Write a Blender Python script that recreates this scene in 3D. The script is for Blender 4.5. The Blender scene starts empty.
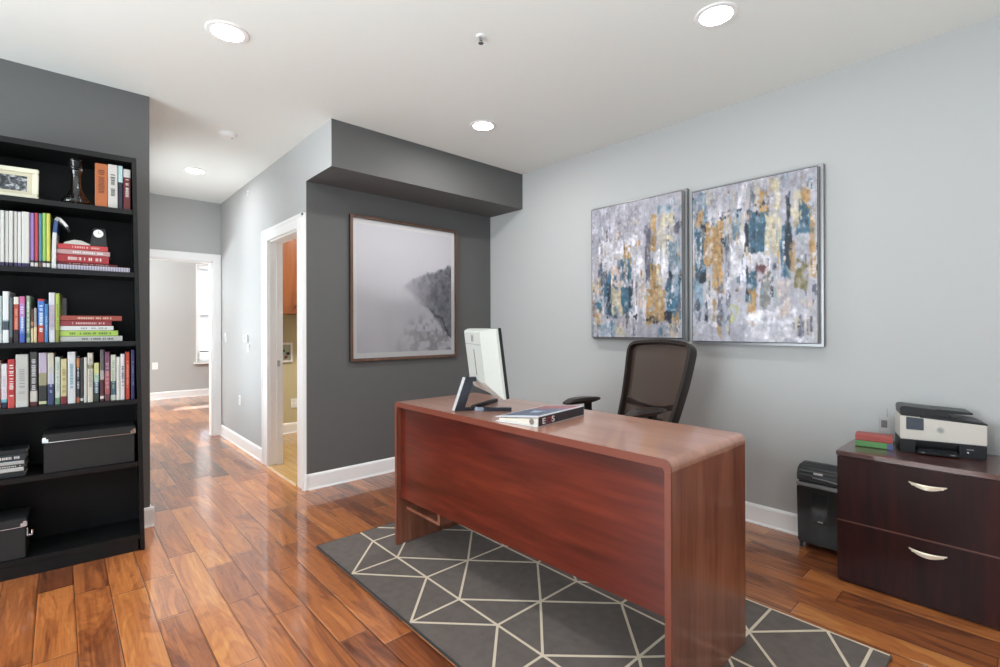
import bpy, bmesh, math, random
import numpy as np
from mathutils import Vector, Matrix
random.seed(7)
S = bpy.context.scene
COL = S.collection

# ------------------------------------------------------------------ helpers
def lin(c):
    return tuple((x / 255 / 12.92) if x / 255 <= 0.04045 else ((x / 255 + 0.055) / 1.055) ** 2.4 for x in c[:3]) + (1.0,)

MATS = {}
def mat(name, rgb, rough=0.5, metal=0.0, spec=0.5, noise=0.04, scale=60.0, bump=0.0, coat=0.0):
    """procedural principled material: base colour with a faint noise variation"""
    if name in MATS: return MATS[name]
    m = bpy.data.materials.new(name); m.use_nodes = True
    nt = m.node_tree; b = nt.nodes['Principled BSDF']
    b.inputs['Roughness'].default_value = rough; b.inputs['Metallic'].default_value = metal
    b.inputs['Specular IOR Level'].default_value = spec
    b.inputs['Coat Weight'].default_value = coat
    c = lin(rgb)
    tc = nt.nodes.new('ShaderNodeTexCoord'); n = nt.nodes.new('ShaderNodeTexNoise')
    n.inputs['Scale'].default_value = scale; n.inputs['Detail'].default_value = 3
    nt.links.new(tc.outputs['Object'], n.inputs['Vector'])
    mx = nt.nodes.new('ShaderNodeMix'); mx.data_type = 'RGBA'
    mx.inputs['A'].default_value = tuple(x * (1 - noise) for x in c[:3]) + (1,)
    mx.inputs['B'].default_value = tuple(min(1, x * (1 + noise)) for x in c[:3]) + (1,)
    nt.links.new(n.outputs['Fac'], mx.inputs['Factor']); nt.links.new(mx.outputs['Result'], b.inputs['Base Color'])
    if bump:
        bp = nt.nodes.new('ShaderNodeBump'); bp.inputs['Strength'].default_value = bump; bp.inputs['Distance'].default_value = 0.002
        nt.links.new(n.outputs['Fac'], bp.inputs['Height']); nt.links.new(bp.outputs['Normal'], b.inputs['Normal'])
    MATS[name] = m
    return m

class MB:
    """collects shapes into one mesh"""
    def __init__(s): s.bm = bmesh.new(); s.mi = 0; s.uvm = None
    def _tag(s, geom_faces):
        for f in geom_faces: f.material_index = s.mi
    def box(s, x0, x1, y0, y1, z0, z1, bev=0.0, M=None, seg=2):
        t = bmesh.new(); bmesh.ops.create_cube(t, size=1)
        for v in t.verts: v.co = Vector(((x0 + x1) / 2 + v.co.x * (x1 - x0), (y0 + y1) / 2 + v.co.y * (y1 - y0), (z0 + z1) / 2 + v.co.z * (z1 - z0)))
        if bev: bmesh.ops.bevel(t, geom=t.edges[:], offset=bev, segments=seg, affect='EDGES', clamp_overlap=True)
        s.join(t, M); return s
    def join(s, t, M=None):
        if M is not None: bmesh.ops.transform(t, matrix=M, verts=t.verts)
        for f in t.faces: f.material_index = s.mi
        me = bpy.data.meshes.new('t'); t.to_mesh(me); t.free(); s.bm.from_mesh(me)
        bpy.data.meshes.remove(me)
    def cyl(s, c, r, h, axis='z', n=24, r2=None, M=None, bev=0.0):
        t = bmesh.new(); bmesh.ops.create_cone(t, cap_ends=True, segments=n, radius1=r, radius2=r if r2 is None else r2, depth=h)
        if bev: bmesh.ops.bevel(t, geom=[e for e in t.edges if len(e.link_faces) == 2 and any(len(f.verts) > 4 for f in e.link_faces)], offset=bev, segments=2, affect='EDGES')
        R = {'z': Matrix(), 'x': Matrix.Rotation(math.pi / 2, 4, 'Y'), 'y': Matrix.Rotation(math.pi / 2, 4, 'X')}[axis]
        bmesh.ops.transform(t, matrix=Matrix.Translation(c) @ R, verts=t.verts)
        s.join(t, M); return s
    def lathe(s, prof, c=(0, 0, 0), n=32, M=None):
        t = bmesh.new(); rings = []
        for r, z in prof:
            rings.append([t.verts.new((c[0] + max(r, 1e-5) * math.cos(2 * math.pi * k / n), c[1] + max(r, 1e-5) * math.sin(2 * math.pi * k / n), c[2] + z)) for k in range(n)])
        for a, b in zip(rings, rings[1:]):
            for k in range(n): t.faces.new((a[k], a[(k + 1) % n], b[(k + 1) % n], b[k]))
        bmesh.ops.remove_doubles(t, verts=t.verts, dist=2e-5)
        s.join(t, M); return s
    def prism(s, pts, a0, a1, axis='y', M=None, bev=0.0):
        """polygon pts in the plane across axis, pushed from a0 to a1"""
        def co(p, a): return {'y': (p[0], a, p[1]), 'x': (a, p[0], p[1]), 'z': (p[0], p[1], a)}[axis]
        t = bmesh.new(); A = [t.verts.new(co(p, a0)) for p in pts]; B = [t.verts.new(co(p, a1)) for p in pts]
        t.faces.new(A); t.faces.new(B[::-1]); n = len(pts)
        for k in range(n): t.faces.new((A[k], B[k], B[(k + 1) % n], A[(k + 1) % n]))
        bmesh.ops.recalc_face_normals(t, faces=t.faces)
        if bev: bmesh.ops.bevel(t, geom=t.edges[:], offset=bev, segments=2, affect='EDGES', clamp_overlap=True)
        s.join(t, M); return s
    def sweep(s, path, prof, closed=False, up=Vector((0, 0, 1)), M=None, cap=True):
        """profile (list of 2D: side, up) swept along path"""
        t = bmesh.new(); P = [Vector(p) for p in path]; n = len(P); rings = []
        for i in range(n):
            a = P[(i - 1) % n] if (closed or i > 0) else P[i]; b = P[(i + 1) % n] if (closed or i < n - 1) else P[i]
            d = (b - a).normalized(); u = up[i] if isinstance(up, list) else up
            side = d.cross(u).normalized(); uu = side.cross(d).normalized()
            pr = prof[i] if isinstance(prof[0][0], (list, tuple)) else prof
            rings.append([t.verts.new(P[i] + side * q[0] + uu * q[1]) for q in pr])
        m = len(rings[0])
        for i in range(n if closed else n - 1):
            a, b = rings[i], rings[(i + 1) % n]
            for k in range(m): t.faces.new((a[k], a[(k + 1) % m], b[(k + 1) % m], b[k]))
        if cap and not closed: t.faces.new(rings[0][::-1]); t.faces.new(rings[-1])
        bmesh.ops.recalc_face_normals(t, faces=t.faces)
        s.join(t, M); return s
    def quad(s, a, b, c, d):
        f = s.bm.faces.new([s.bm.verts.new(p) for p in (a, b, c, d)]); f.material_index = s.mi; return s
    def build(s, name, mats, parent=None, smooth=False, loc=None, M=None):
        if M is not None: bmesh.ops.transform(s.bm, matrix=M, verts=s.bm.verts)
        me = bpy.data.meshes.new(name); s.bm.to_mesh(me); s.bm.free()
        for m in (mats if isinstance(mats, (list, tuple)) else [mats]): me.materials.append(m)
        if smooth:
            for p in me.polygons: p.use_smooth = True
            try: me.set_sharp_from_angle(angle=math.radians(35))
            except Exception: pass
        o = bpy.data.objects.new(name, me); COL.objects.link(o)
        if parent: o.parent = parent
        if loc: o.location = loc
        return o
def circ(r, n=10, ry=None):
    return [(r * math.cos(2 * math.pi * k / n), (r if ry is None else ry) * math.sin(2 * math.pi * k / n)) for k in range(n)]
def tag(o, label, cat, group=None, kind=None):
    o['label'] = label; o['category'] = cat
    if group: o['group'] = group
    if kind: o['kind'] = kind
    return o
def thing(name, label, cat, loc=(0, 0, 0), rz=0.0, group=None):
    o = bpy.data.objects.new(name, None); COL.objects.link(o); o.empty_display_size = 0.05
    o.location = loc; o.rotation_euler = (0, 0, rz)
    return tag(o, label, cat, group)
def struct(name, mb, m, label, cat='wall', parent=None, **k):
    o = mb.build(name, m, parent, **k)
    o['kind'] = 'structure'
    if parent is None: o['label'] = label; o['category'] = cat
    return o
PI = math.pi

# ------------------------------------------------------------------ measures of the place (metres)
H = 2.44                      # ceiling
XR = 2.9587                   # right wall
YD = 3.3994                   # dark wall with the seascape
YS = 2.9768; ZS = 2.141       # soffit front and underside
XH = 1.2716                   # hall right wall
YB = 3.388; XB = 0.383        # dark wall behind the bookcase and its end
YF = 5.803                    # hall end wall
YE = 9.4                      # far room end wall
XL, YK = -2.6, -3.0           # left wall, wall behind the camera
HB = 0.111                    # baseboard height

# ------------------------------------------------------------------ shell materials
def nodes(name):
    m = bpy.data.materials.new(name); m.use_nodes = True
    return m, m.node_tree, m.node_tree.nodes['Principled BSDF']
def mth(nt, op, a, b=None, c=None):
    n = nt.nodes.new('ShaderNodeMath'); n.operation = op
    for i, v in enumerate((a, b, c)):
        if v is None: continue
        if isinstance(v, (int, float)): n.inputs[i].default_value = v
        else: nt.links.new(v, n.inputs[i])
    return n.outputs[0]
def ramp(nt, fac, stops):
    r = nt.nodes.new('ShaderNodeValToRGB'); nt.links.new(fac, r.inputs[0]); e = r.color_ramp.elements
    while len(e) < len(stops): e.new(0.5)
    for k, (p, c) in enumerate(stops): e[k].position = p; e[k].color = lin(c)
    return r.outputs[0]
def mixc(nt, mode, f, a, b):
    n = nt.nodes.new('ShaderNodeMix'); n.data_type = 'RGBA'; n.blend_type = mode
    for i, v in (('Factor', f), ('A', a), ('B', b)):
        if isinstance(v, (int, float, tuple)): n.inputs[i].default_value = v
        else: nt.links.new(v, n.inputs[i])
    return n.outputs['Result']

wall_light = mat('light_grey_paint', (180, 181, 181), 0.75, noise=0.01, spec=0.2)
wall_dark = mat('charcoal_paint', (97, 97, 97), 0.6, noise=0.01, spec=0.25)
ceil_m = mat('ceiling_paint', (236, 239, 236), 0.85, noise=0.01, spec=0.15)
trim_m = mat('white_trim_paint', (242, 242, 242), 0.4, noise=0.01, spec=0.4)
beige = mat('beige_paint', (196, 186, 150), 0.7, noise=0.02)

def plank_floor(name, width, length, stops, x_off, rough=0.285, ripple=0.25, seam_w=0.0022):
    m, nt, b = nodes(name)
    tc = nt.nodes.new('ShaderNodeTexCoord'); sp = nt.nodes.new('ShaderNodeSeparateXYZ')
    nt.links.new(tc.outputs['Object'], sp.inputs[0]); X, Y = sp.outputs[0], sp.outputs[1]
    u = mth(nt, 'DIVIDE', mth(nt, 'SUBTRACT', X, x_off), width); row = mth(nt, 'FLOOR', u); fu = mth(nt, 'SUBTRACT', u, row)
    w1 = nt.nodes.new('ShaderNodeTexWhiteNoise'); w1.noise_dimensions = '1D'; nt.links.new(mth(nt, 'ADD', row, 13.37), w1.inputs['W'])
    v = mth(nt, 'ADD', mth(nt, 'DIVIDE', Y, length), mth(nt, 'MULTIPLY', w1.outputs['Value'], 7.0))
    # every second plank is cut in two at an uneven place
    col = mth(nt, 'FLOOR', v); fv = mth(nt, 'SUBTRACT', v, col)
    w2 = nt.nodes.new('ShaderNodeTexWhiteNoise'); w2.noise_dimensions = '2D'
    cm = nt.nodes.new('ShaderNodeCombineXYZ'); nt.links.new(row, cm.inputs[0]); nt.links.new(col, cm.inputs[1])
    nt.links.new(cm.outputs[0], w2.inputs['Vector'])
    cut = mth(nt, 'ADD', mth(nt, 'MULTIPLY', w2.outputs['Value'], 0.5), 0.25)
    half = mth(nt, 'GREATER_THAN', fv, cut)
    w3 = nt.nodes.new('ShaderNodeTexWhiteNoise'); w3.noise_dimensions = '3D'
    cm2 = nt.nodes.new('ShaderNodeCombineXYZ'); nt.links.new(row, cm2.inputs[0]); nt.links.new(col, cm2.inputs[1]); nt.links.new(half, cm2.inputs[2])
    nt.links.new(cm2.outputs[0], w3.inputs['Vector']); rid = w3.outputs['Value']
    # grain coordinates: slow along the plank, own offset per plank
    g = nt.nodes.new('ShaderNodeCombineXYZ')
    nt.links.new(mth(nt, 'ADD', mth(nt, 'MULTIPLY', X, 9.0), mth(nt, 'MULTIPLY', rid, 40.0)), g.inputs[0])
    nt.links.new(mth(nt, 'ADD', mth(nt, 'MULTIPLY', Y, 1.5), mth(nt, 'MULTIPLY', rid, 90.0)), g.inputs[1]); nt.links.new(mth(nt, 'MULTIPLY', rid, 17.0), g.inputs[2])
    big = nt.nodes.new('ShaderNodeTexNoise'); big.inputs['Scale'].default_value = 0.8; big.inputs['Detail'].default_value = 3; big.inputs['Distortion'].default_value = 1.6; big.inputs['Roughness'].default_value = 0.6
    nt.links.new(g.outputs[0], big.inputs['Vector'])
    fine = nt.nodes.new('ShaderNodeTexNoise'); fine.inputs['Scale'].default_value = 7.0; fine.inputs['Detail'].default_value = 2; fine.inputs['Distortion'].default_value = 0.8
    g2 = nt.nodes.new('ShaderNodeVectorMath'); g2.operation = 'MULTIPLY'; g2.inputs[1].default_value = (1.4, 0.22, 1.0)
    nt.links.new(g.outputs[0], g2.inputs[0]); nt.links.new(g2.outputs[0], fine.inputs['Vector'])
    # band streaks, like heartwood figure
    st = mth(nt, 'ABSOLUTE', mth(nt, 'SINE', mth(nt, 'MULTIPLY', big.outputs['Fac'], 22.0)))
    f = mth(nt, 'ADD', mth(nt, 'MULTIPLY', mth(nt, 'SUBTRACT', big.outputs['Fac'], 0.5), 0.95), mth(nt, 'MULTIPLY', mth(nt, 'SUBTRACT', rid, 0.5), 0.50))
    f = mth(nt, 'ADD', f, mth(nt, 'MULTIPLY', mth(nt, 'SUBTRACT', fine.outputs['Fac'], 0.5), 0.45))
    f = mth(nt, 'ADD', f, mth(nt, 'MULTIPLY', st, 0.14)); f = mth(nt, 'ADD', f, 0.42)
    colr = ramp(nt, f, stops)
    # seams
    du = mth(nt, 'MULTIPLY', mth(nt, 'MINIMUM', fu, mth(nt, 'SUBTRACT', 1.0, fu)), width)
    dv = mth(nt, 'MULTIPLY', mth(nt, 'MINIMUM', mth(nt, 'MINIMUM', fv, mth(nt, 'SUBTRACT', 1.0, fv)), mth(nt, 'ABSOLUTE', mth(nt, 'SUBTRACT', fv, cut))), length)
    d = mth(nt, 'MINIMUM', du, dv)
    seam = mth(nt, 'LESS_THAN', d, seam_w * 0.55)
    colr = mixc(nt, 'MIX', seam, colr, lin((70, 38, 20)))
    nt.links.new(colr, b.inputs['Base Color'])
    # hand scraped ripples across the planks and rounded seams
    rp = nt.nodes.new('ShaderNodeTexNoise'); rp.inputs['Scale'].default_value = 1.0; rp.inputs['Detail'].default_value = 1.5
    g3 = nt.nodes.new('ShaderNodeCombineXYZ'); nt.links.new(mth(nt, 'ADD', mth(nt, 'MULTIPLY', X, 14.0), mth(nt, 'MULTIPLY', rid, 31.0)), g3.inputs[0])
    nt.links.new(mth(nt, 'ADD', mth(nt, 'MULTIPLY', Y, 26.0), mth(nt, 'MULTIPLY', rid, 11.0)), g3.inputs[1]); nt.links.new(g3.outputs[0], rp.inputs['Vector'])
    round_ = nt.nodes.new('ShaderNodeMapRange'); round_.interpolation_type = 'SMOOTHSTEP'; round_.inputs['From Max'].default_value = seam_w * 3
    nt.links.new(d, round_.inputs['Value'])
    hgt = mth(nt, 'ADD', mth(nt, 'MULTIPLY', rp.outputs['Fac'], 0.55 * ripple), round_.outputs[0])
    bp = nt.nodes.new('ShaderNodeBump'); bp.inputs['Distance'].default_value = 0.0028; bp.inputs['Strength'].default_value = 0.7
    nt.links.new(hgt, bp.inputs['Height']); nt.links.new(bp.outputs['Normal'], b.inputs['Normal'])
    b.inputs['Roughness'].default_value = rough; b.inputs['Specular IOR Level'].default_value = 0.42
    b.inputs['Coat Weight'].default_value = 0.75; b.inputs['Coat Roughness'].default_value = 0.06
    return m
floor_m = plank_floor('acacia_planks', 0.1155, 1.55,
    [(0.0, (66, 34, 20)), (0.28, (112, 60, 34)), (0.48, (150, 86, 46)), (0.68, (178, 108, 58)), (0.86, (196, 130, 70)), (1.0, (212, 152, 92))], 0.278, ripple=1.0)
floor_pale = plank_floor('pale_wood_floor', 0.07, 1.2,
    [(0.0, (150, 112, 62)), (0.5, (186, 146, 86)), (1.0, (206, 170, 110))], 1.3, rough=0.3)

def wood(name, stops, axis, scale=1.0, rough=0.25, coat=0.3, streak=14.0):
    """veneer: grain running along the given axis"""
    m, nt, b = nodes(name)
    tc = nt.nodes.new('ShaderNodeTexCoord'); mp = nt.nodes.new('ShaderNodeMapping')
    s = [streak, streak, streak]; s['xyz'.index(axis)] = streak * 0.09
    mp.inputs['Scale'].default_value = [q * scale for q in s]; nt.links.new(tc.outputs['Object'], mp.inputs['Vector'])
    n = nt.nodes.new('ShaderNodeTexNoise'); n.inputs['Scale'].default_value = 0.5; n.inputs['Detail'].default_value = 3; n.inputs['Distortion'].default_value = 0.9; n.inputs['Roughness'].default_value = 0.62
    nt.links.new(mp.outputs[0], n.inputs['Vector'])
    n2 = nt.nodes.new('ShaderNodeTexNoise'); n2.inputs['Scale'].default_value = 3.0; n2.inputs['Detail'].default_value = 1
    nt.links.new(mp.outputs[0], n2.inputs['Vector'])
    f = mth(nt, 'ADD', mth(nt, 'MULTIPLY', n.outputs['Fac'], 0.7), mth(nt, 'MULTIPLY', n2.outputs['Fac'], 0.3))
    f = mth(nt, 'ADD', mth(nt, 'MULTIPLY', mth(nt, 'SUBTRACT', f, 0.5), 2.1), 0.5)
    nt.links.new(ramp(nt, f, stops), b.inputs['Base Color'])
    b.inputs['Roughness'].default_value = rough; b.inputs['Coat Weight'].default_value = coat; b.inputs['Coat Roughness'].default_value = 0.12
    return m

# ------------------------------------------------------------------ shell
mb = MB().box(XL, XR, YK, YE, -0.06, 0)
struct('floor', mb, floor_m, 'glossy hand-scraped orange brown wooden plank floor', 'floor')
# one ceiling, with round holes left to the recessed cans (the cans sit just under it)
mb = MB().box(XL - .1, 5.0, YK - .1, YE + .1, H, H + 0.1)
struct('ceiling', mb, ceil_m, 'smooth off-white painted ceiling with recessed lights', 'ceiling')
struct('wall_right', MB().box(XR, XR + 0.1, YK, YD + .1, 0, H), wall_light, 'plain light grey wall behind the desk chair carrying two paintings')
struct('wall_dark', MB().box(XH, XR, YD, YD + 0.1, 0, H), wall_dark, 'charcoal accent wall carrying the framed seascape')
# the hall side of the accent wall's end is light grey
struct('wall_hall_corner', MB().box(XH - .003, XH, YD + .001, 3.53, 0, H), wall_light, 'light grey hall wall end beside the accent wall')
mb = MB(); mb.box(XH, XR, YS, YD, ZS, H)
struct('soffit', mb, wall_dark, 'charcoal boxed soffit along the top of the accent wall', 'soffit')
struct('trim_1', MB().box(XH - .003, XH - .0002, YS - .0005, YD + .001, ZS, H), wall_light, 'light grey end face of the soffit facing the hall', 'trim')
# hall right wall with the laundry doorway y 3.53..4.20, head 1.835
D0, D1, DZ = 3.53, 4.20, 1.835
mb = MB(); mb.box(XH, XH + .1, D1, YF, 0, H); mb.box(XH, XH + .1, D0, D1, DZ, H); mb.box(XH, XH + .1, YD + .1, D0, 0, H)
struct('wall_hall', mb, wall_light, 'light grey hall wall with switches and the laundry doorway')
# bookcase wall block
struct('wall_bookcase', MB().box(XL, XB, YB, YB + 0.1, 0, H), wall_dark, 'charcoal wall behind the black bookcase')
HW = (4.2, 5.2)            # unseen window added in the hall left wall to light the hall
mb = MB(); mb.box(XB - .1, XB - .001, YB + .1, HW[0], 0, H); mb.box(XB - .1, XB - .001, HW[1], YF, 0, H); mb.box(XB - .1, XB - .001, HW[0], HW[1], 0, .4); mb.box(XB - .1, XB - .001, HW[0], HW[1], 2.1, H)
struct('wall_hall_left', mb, wall_light, 'light grey left wall of the hall')
# hall end wall with doorway
E0, E1, EZ = 0.47, 1.192, 1.818
mb = MB(); mb.box(XL, E0, YF, YF + .1, 0, H); mb.box(E1, 3.4, YF, YF + .1, 0, H); mb.box(E0, E1, YF, YF + .1, EZ, H)
struct('wall_hall_end', mb, wall_light, 'light grey wall at the end of the hall over the far doorway')
# far room
WX0, WX1, WZ0, WZ1 = 1.705, 2.75, 0.564, 2.184
mb = MB(); mb.box(XL, WX0, YE, YE + .1, 0, H); mb.box(WX1, 3.4, YE, YE + .1, 0, H); mb.box(WX0, WX1, YE, YE + .1, 0, WZ0); mb.box(WX0, WX1, YE, YE + .1, WZ1, H)
struct('wall_far', mb, wall_light, 'pale grey end wall of the room beyond the hall')
struct('wall_far_right', MB().box(3.4, 3.5, YF, YE + .1, 0, H), wall_light, 'pale grey side wall of the far room')
struct('wall_far_left', MB().box(XL - .1, XL, YF, YE + .1, 0, H), wall_light, 'pale grey left wall of the far room')
struct('floor.001', MB().box(XR, 3.4, YF, YE, -0.06, 0), floor_m, 'wooden plank floor strip in the far room by the window', 'floor')
# laundry
struct('wall_laundry_back', MB().box(XH + .1, 3.3, 5.38, 5.45, 0, H), beige, 'beige back wall of the laundry')
struct('wall_laundry_right', MB().box(3.2, 3.3, YD + .1, 5.38, 0, H), beige, 'beige side wall of the laundry')
struct('floor.002', MB().box(XH + .02, 3.2, YD + .1, 5.38, -0.02, 0.006), floor_pale, 'pale yellow wooden floor of the laundry', 'floor')
# walls left and behind the camera, each with an unseen window added for daylight
BW = [(-2.1, -0.2)]
LW = (0.4, 2.9)           # unseen window added in the left wall for its light
mb = MB(); xs = [XL] + [q for w in BW for q in w] + [XR]
for k in range(0, len(xs), 2): mb.box(xs[k], xs[k + 1], YK - .1, YK, 0, H)
for a, b_ in BW: mb.box(a, b_, YK - .1, YK, 0, 0.5); mb.box(a, b_, YK - .1, YK, 2.2, H)
struct('wall_back', mb, wall_light, 'light grey wall with two windows behind the camera')
mb = MB(); mb.box(XL - .1, XL, YK, LW[0], 0, H); mb.box(XL - .1, XL, LW[1], YB + .1, 0, H); mb.box(XL - .1, XL, LW[0], LW[1], 0, .5); mb.box(XL - .1, XL, LW[0], LW[1], 2.2, H)
struct('wall_left', mb, wall_light, 'light grey left wall of the office')

# windows: frame with muntins, glass, sill
def glass_mat():
    m, nt, b = nodes('window_glass'); nt.nodes.remove(b)
    out = nt.nodes['Material Output']; t = nt.nodes.new('ShaderNodeBsdfTransparent'); g = nt.nodes.new('ShaderNodeBsdfGlossy'); g.inputs['Roughness'].default_value = 0.02
    mx = nt.nodes.new('ShaderNodeMixShader'); mx.inputs[0].default_value = 0.07
    nt.links.new(t.outputs[0], mx.inputs[1]); nt.links.new(g.outputs[0], mx.inputs[2]); nt.links.new(mx.outputs[0], out.inputs[0]); return m
glass_m = glass_mat()
def window(n, x0, x1, z0, z1, y, inward, label, bars=2, side=False, cas=.08):
    w = thing('window_%d' % n, label, 'window', ((x0 + x1) / 2, y, z0))
    if side: w.location = (y, (x0 + x1) / 2, z0); w.rotation_euler.z = -PI / 2; w['kind'] = 'structure'
    X = (x1 - x0) / 2; h = z1 - z0; f = MB()
    for a, b_, c, d in ((-X, X, 0, .05), (-X, X, h - .05, h), (-X, -X + .05, 0.05, h - .05), (X - .05, X, .05, h - .05), (-X + .05, X - .05, h / 2 - .02, h / 2 + .02)): f.box(a, b_, -.02, .03, c, d, .003)
    for k in range(1, bars): q = -X + 2 * X * k / bars; f.box(q - .012, q + .012, -.01, .02, .05, h - .05, .002)
    f.build('window_frame', trim_m, w)
    MB().box(-X + .05, X - .05, .002, .006, .05, h - .05).build('glass_pane', glass_m, w)
    MB().box(-X - .05, X + .05, .03 * inward, .10 * inward, -.03, 0, .003).build('window_sill', trim_m, w)
    c = MB()
    for a, b_, cc, d in ((-X - cas, -X, 0, h + cas), (X, X + cas, 0, h + cas), (-X, X, h, h + cas)): c.box(a, b_, min(.052 * inward, .07 * inward), max(.052 * inward, .07 * inward), cc, d, .003)
    c.build('casing', trim_m, w)
    return w
window(2, BW[0][0], BW[0][1], .5, 2.2, YK - .05, 1, 'white framed window in the wall behind the camera')
window(3, LW[0], LW[1], .5, 2.2, XL - .05, 1, 'wide white framed window in the left wall', 3, True)
window(4, HW[0], HW[1], .4, 2.1, XB - .05, 1, 'white framed window in the left wall of the hall, out of view behind the bookcase wall', 2, True, .06)
wf = window(1, WX0, WX1, WZ0, WZ1, YE + .05, -1, 'bright white window in the far room seen through the doorway', cas=.015)
bl = thing('window_blind', 'white slatted blind with grey lower slats covering the far window', 'blind', ((WX0 + WX1) / 2, YE - .04, WZ0))
s_m, nt, b = nodes('blind_slat_translucent'); out = nt.nodes['Material Output']; b.inputs['Base Color'].default_value = lin((222, 222, 222))
trl = nt.nodes.new('ShaderNodeBsdfTranslucent'); trl.inputs[0].default_value = lin((225, 225, 225)); mxs = nt.nodes.new('ShaderNodeMixShader'); mxs.inputs[0].default_value = .6
nt.links.new(b.outputs[0], mxs.inputs[1]); nt.links.new(trl.outputs[0], mxs.inputs[2]); nt.links.new(mxs.outputs[0], out.inputs[0])
MB().box(-.50, .50, -.02, .02, 1.56, 1.61, .003).build('head_rail', trim_m, bl)
f = MB()
for k in range(34):
    z = .20 + k * .0405; f.box(-.49, .49, -.002, .002, -.019, .019, M=Matrix.Translation((0, 0, z)) @ Matrix.Rotation(.35, 4, 'X'))
f.build('slats', s_m, bl)
MB().box(-.49, .49, -.012, .012, .165, .185, .003).build('bottom_rail', mat('blind_rail', (120, 120, 122), .5), bl)

# ------------------------------------------------------------------ baseboards and casings
def base(name, p0, p1, nx, ny, label):
    """baseboard run p0->p1 on a wall whose room side is (nx, ny): flat board, bevelled cap and quarter round shoe"""
    prof = [(0, 0), (.017, 0), (.017, .006), (.012, .014), (.012, HB - .016), (.009, HB - .006), (.004, HB), (0, HB)]
    d = Vector((p1[0] - p0[0], p1[1] - p0[1], 0)); L = d.length; d.normalize(); n = Vector((nx, ny, 0))
    b = MB(); t = bmesh.new(); R = []
    for q in (0, L):
        R.append([t.verts.new(Vector((p0[0], p0[1], 0)) + d * q + n * a + Vector((0, 0, z))) for a, z in prof])
    m = len(prof)
    for k in range(m): t.faces.new((R[0][k], R[0][(k + 1) % m], R[1][(k + 1) % m], R[1][k]))
    t.faces.new(R[0][::-1]); t.faces.new(R[1]); bmesh.ops.recalc_face_normals(t, faces=t.faces); b.join(t)
    return struct(name, b, trim_m, label, 'baseboard')
base('baseboard_right', (XR, YK), (XR, YD), -1, 0, 'white baseboard along the light grey right wall')
base('baseboard_dark', (XH - .0165, YD), (XR, YD), 0, -1, 'white baseboard under the charcoal accent wall')
base('baseboard_hall', (XH, D1 + .13), (XH, YF), -1, 0, 'white baseboard along the hall wall')
base('baseboard_corner', (XH, YD - .017), (XH, YD + .0035), -1, 0, 'white baseboard return at the accent wall corner')
base('baseboard_bookcase', (XL, YB), (XB + .017, YB), 0, -1, 'white baseboard stub at the end of the bookcase wall')
base('baseboard_hall_left', (XB, YB), (XB, YF), 1, 0, 'white baseboard of the hall left wall')
base('baseboard_far', (XL, YE), (3.4, YE), 0, -1, 'white baseboard of the far room')
base('baseboard_laundry', (XH + .1, 5.38), (3.2, 5.38), 0, -1, 'white baseboard of the laundry back wall')
base('baseboard_back', (XL, YK), (XR, YK), 0, 1, 'white baseboard behind the camera')
base('baseboard_left', (XL, YK), (XL, YB), 1, 0, 'white baseboard of the left wall')
# laundry doorway: casing and jamb
mb = MB(); CX0, CX1 = XH - .02, XH
mb.box(CX0, CX1, YD + .003, D0, 0, DZ + .09, .003); mb.box(CX0, CX1, D1, D1 + .13, 0, DZ + .09, .003); mb.box(CX0, CX1, D0, D1, DZ, DZ + .09, .003)
mb.box(CX0 - .006, CX0 + .002, YD + .005, YD + .03, 0, DZ + .088, .002); mb.box(CX0 - .006, CX0 + .002, D1 + .10, D1 + .128, 0, DZ + .088, .002); mb.box(CX0 - .006, CX0 + .002, YD + .005, D1 + .128, DZ + .066, DZ + .09, .002)
for a in (D0, D1 - .012): mb.box(XH, XH + .1, a, a + .012, 0, DZ)
mb.box(XH, XH + .1, D0, D1, DZ - .012, DZ)
for a in (D0 + .012, D1 - .024): mb.box(XH + .05, XH + .075, a, a + .012, 0, DZ - .012)
struct('door_1', mb, trim_m, 'white cased laundry doorway in the hall wall', 'doorway')
tag(MB().box(XH + .052, XH + .072, D1 - .0275, D1 - .024, .81, .86, .001).build('strike_plate', mat('brushed_nickel', (190, 190, 190), .3, .6)), 'small nickel latch plate on the laundry door jamb', 'latch plate')
tag(MB().prism([(XH - .03, 0.0003), (XH - .018, .012), (XH + .05, .012), (XH + .06, .0065)], D0 + .013, D1 - .013, 'y').build('threshold', floor_pale), 'pale wooden threshold in the laundry doorway', 'threshold')
mb = MB(); Y0 = YF - .02
mb.box(E0 - .077, E0, Y0, YF, 0, EZ + .077, .003); mb.box(E1, E1 + .077, Y0, YF, 0, EZ + .077, .003); mb.box(E0, E1, Y0, YF, EZ, EZ + .077, .003)
mb.box(E0 - .077, E1 + .077, Y0 - .006, Y0 + .002, EZ + .057, EZ + .079, .002)
for a in (E0, E1 - .012): mb.box(a, a + .012, YF, YF + .1, 0, EZ)
mb.box(E0, E1, YF, YF + .1, EZ - .012, EZ)
struct('door_2', mb, trim_m, 'white cased doorway at the end of the hall', 'doorway')

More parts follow.
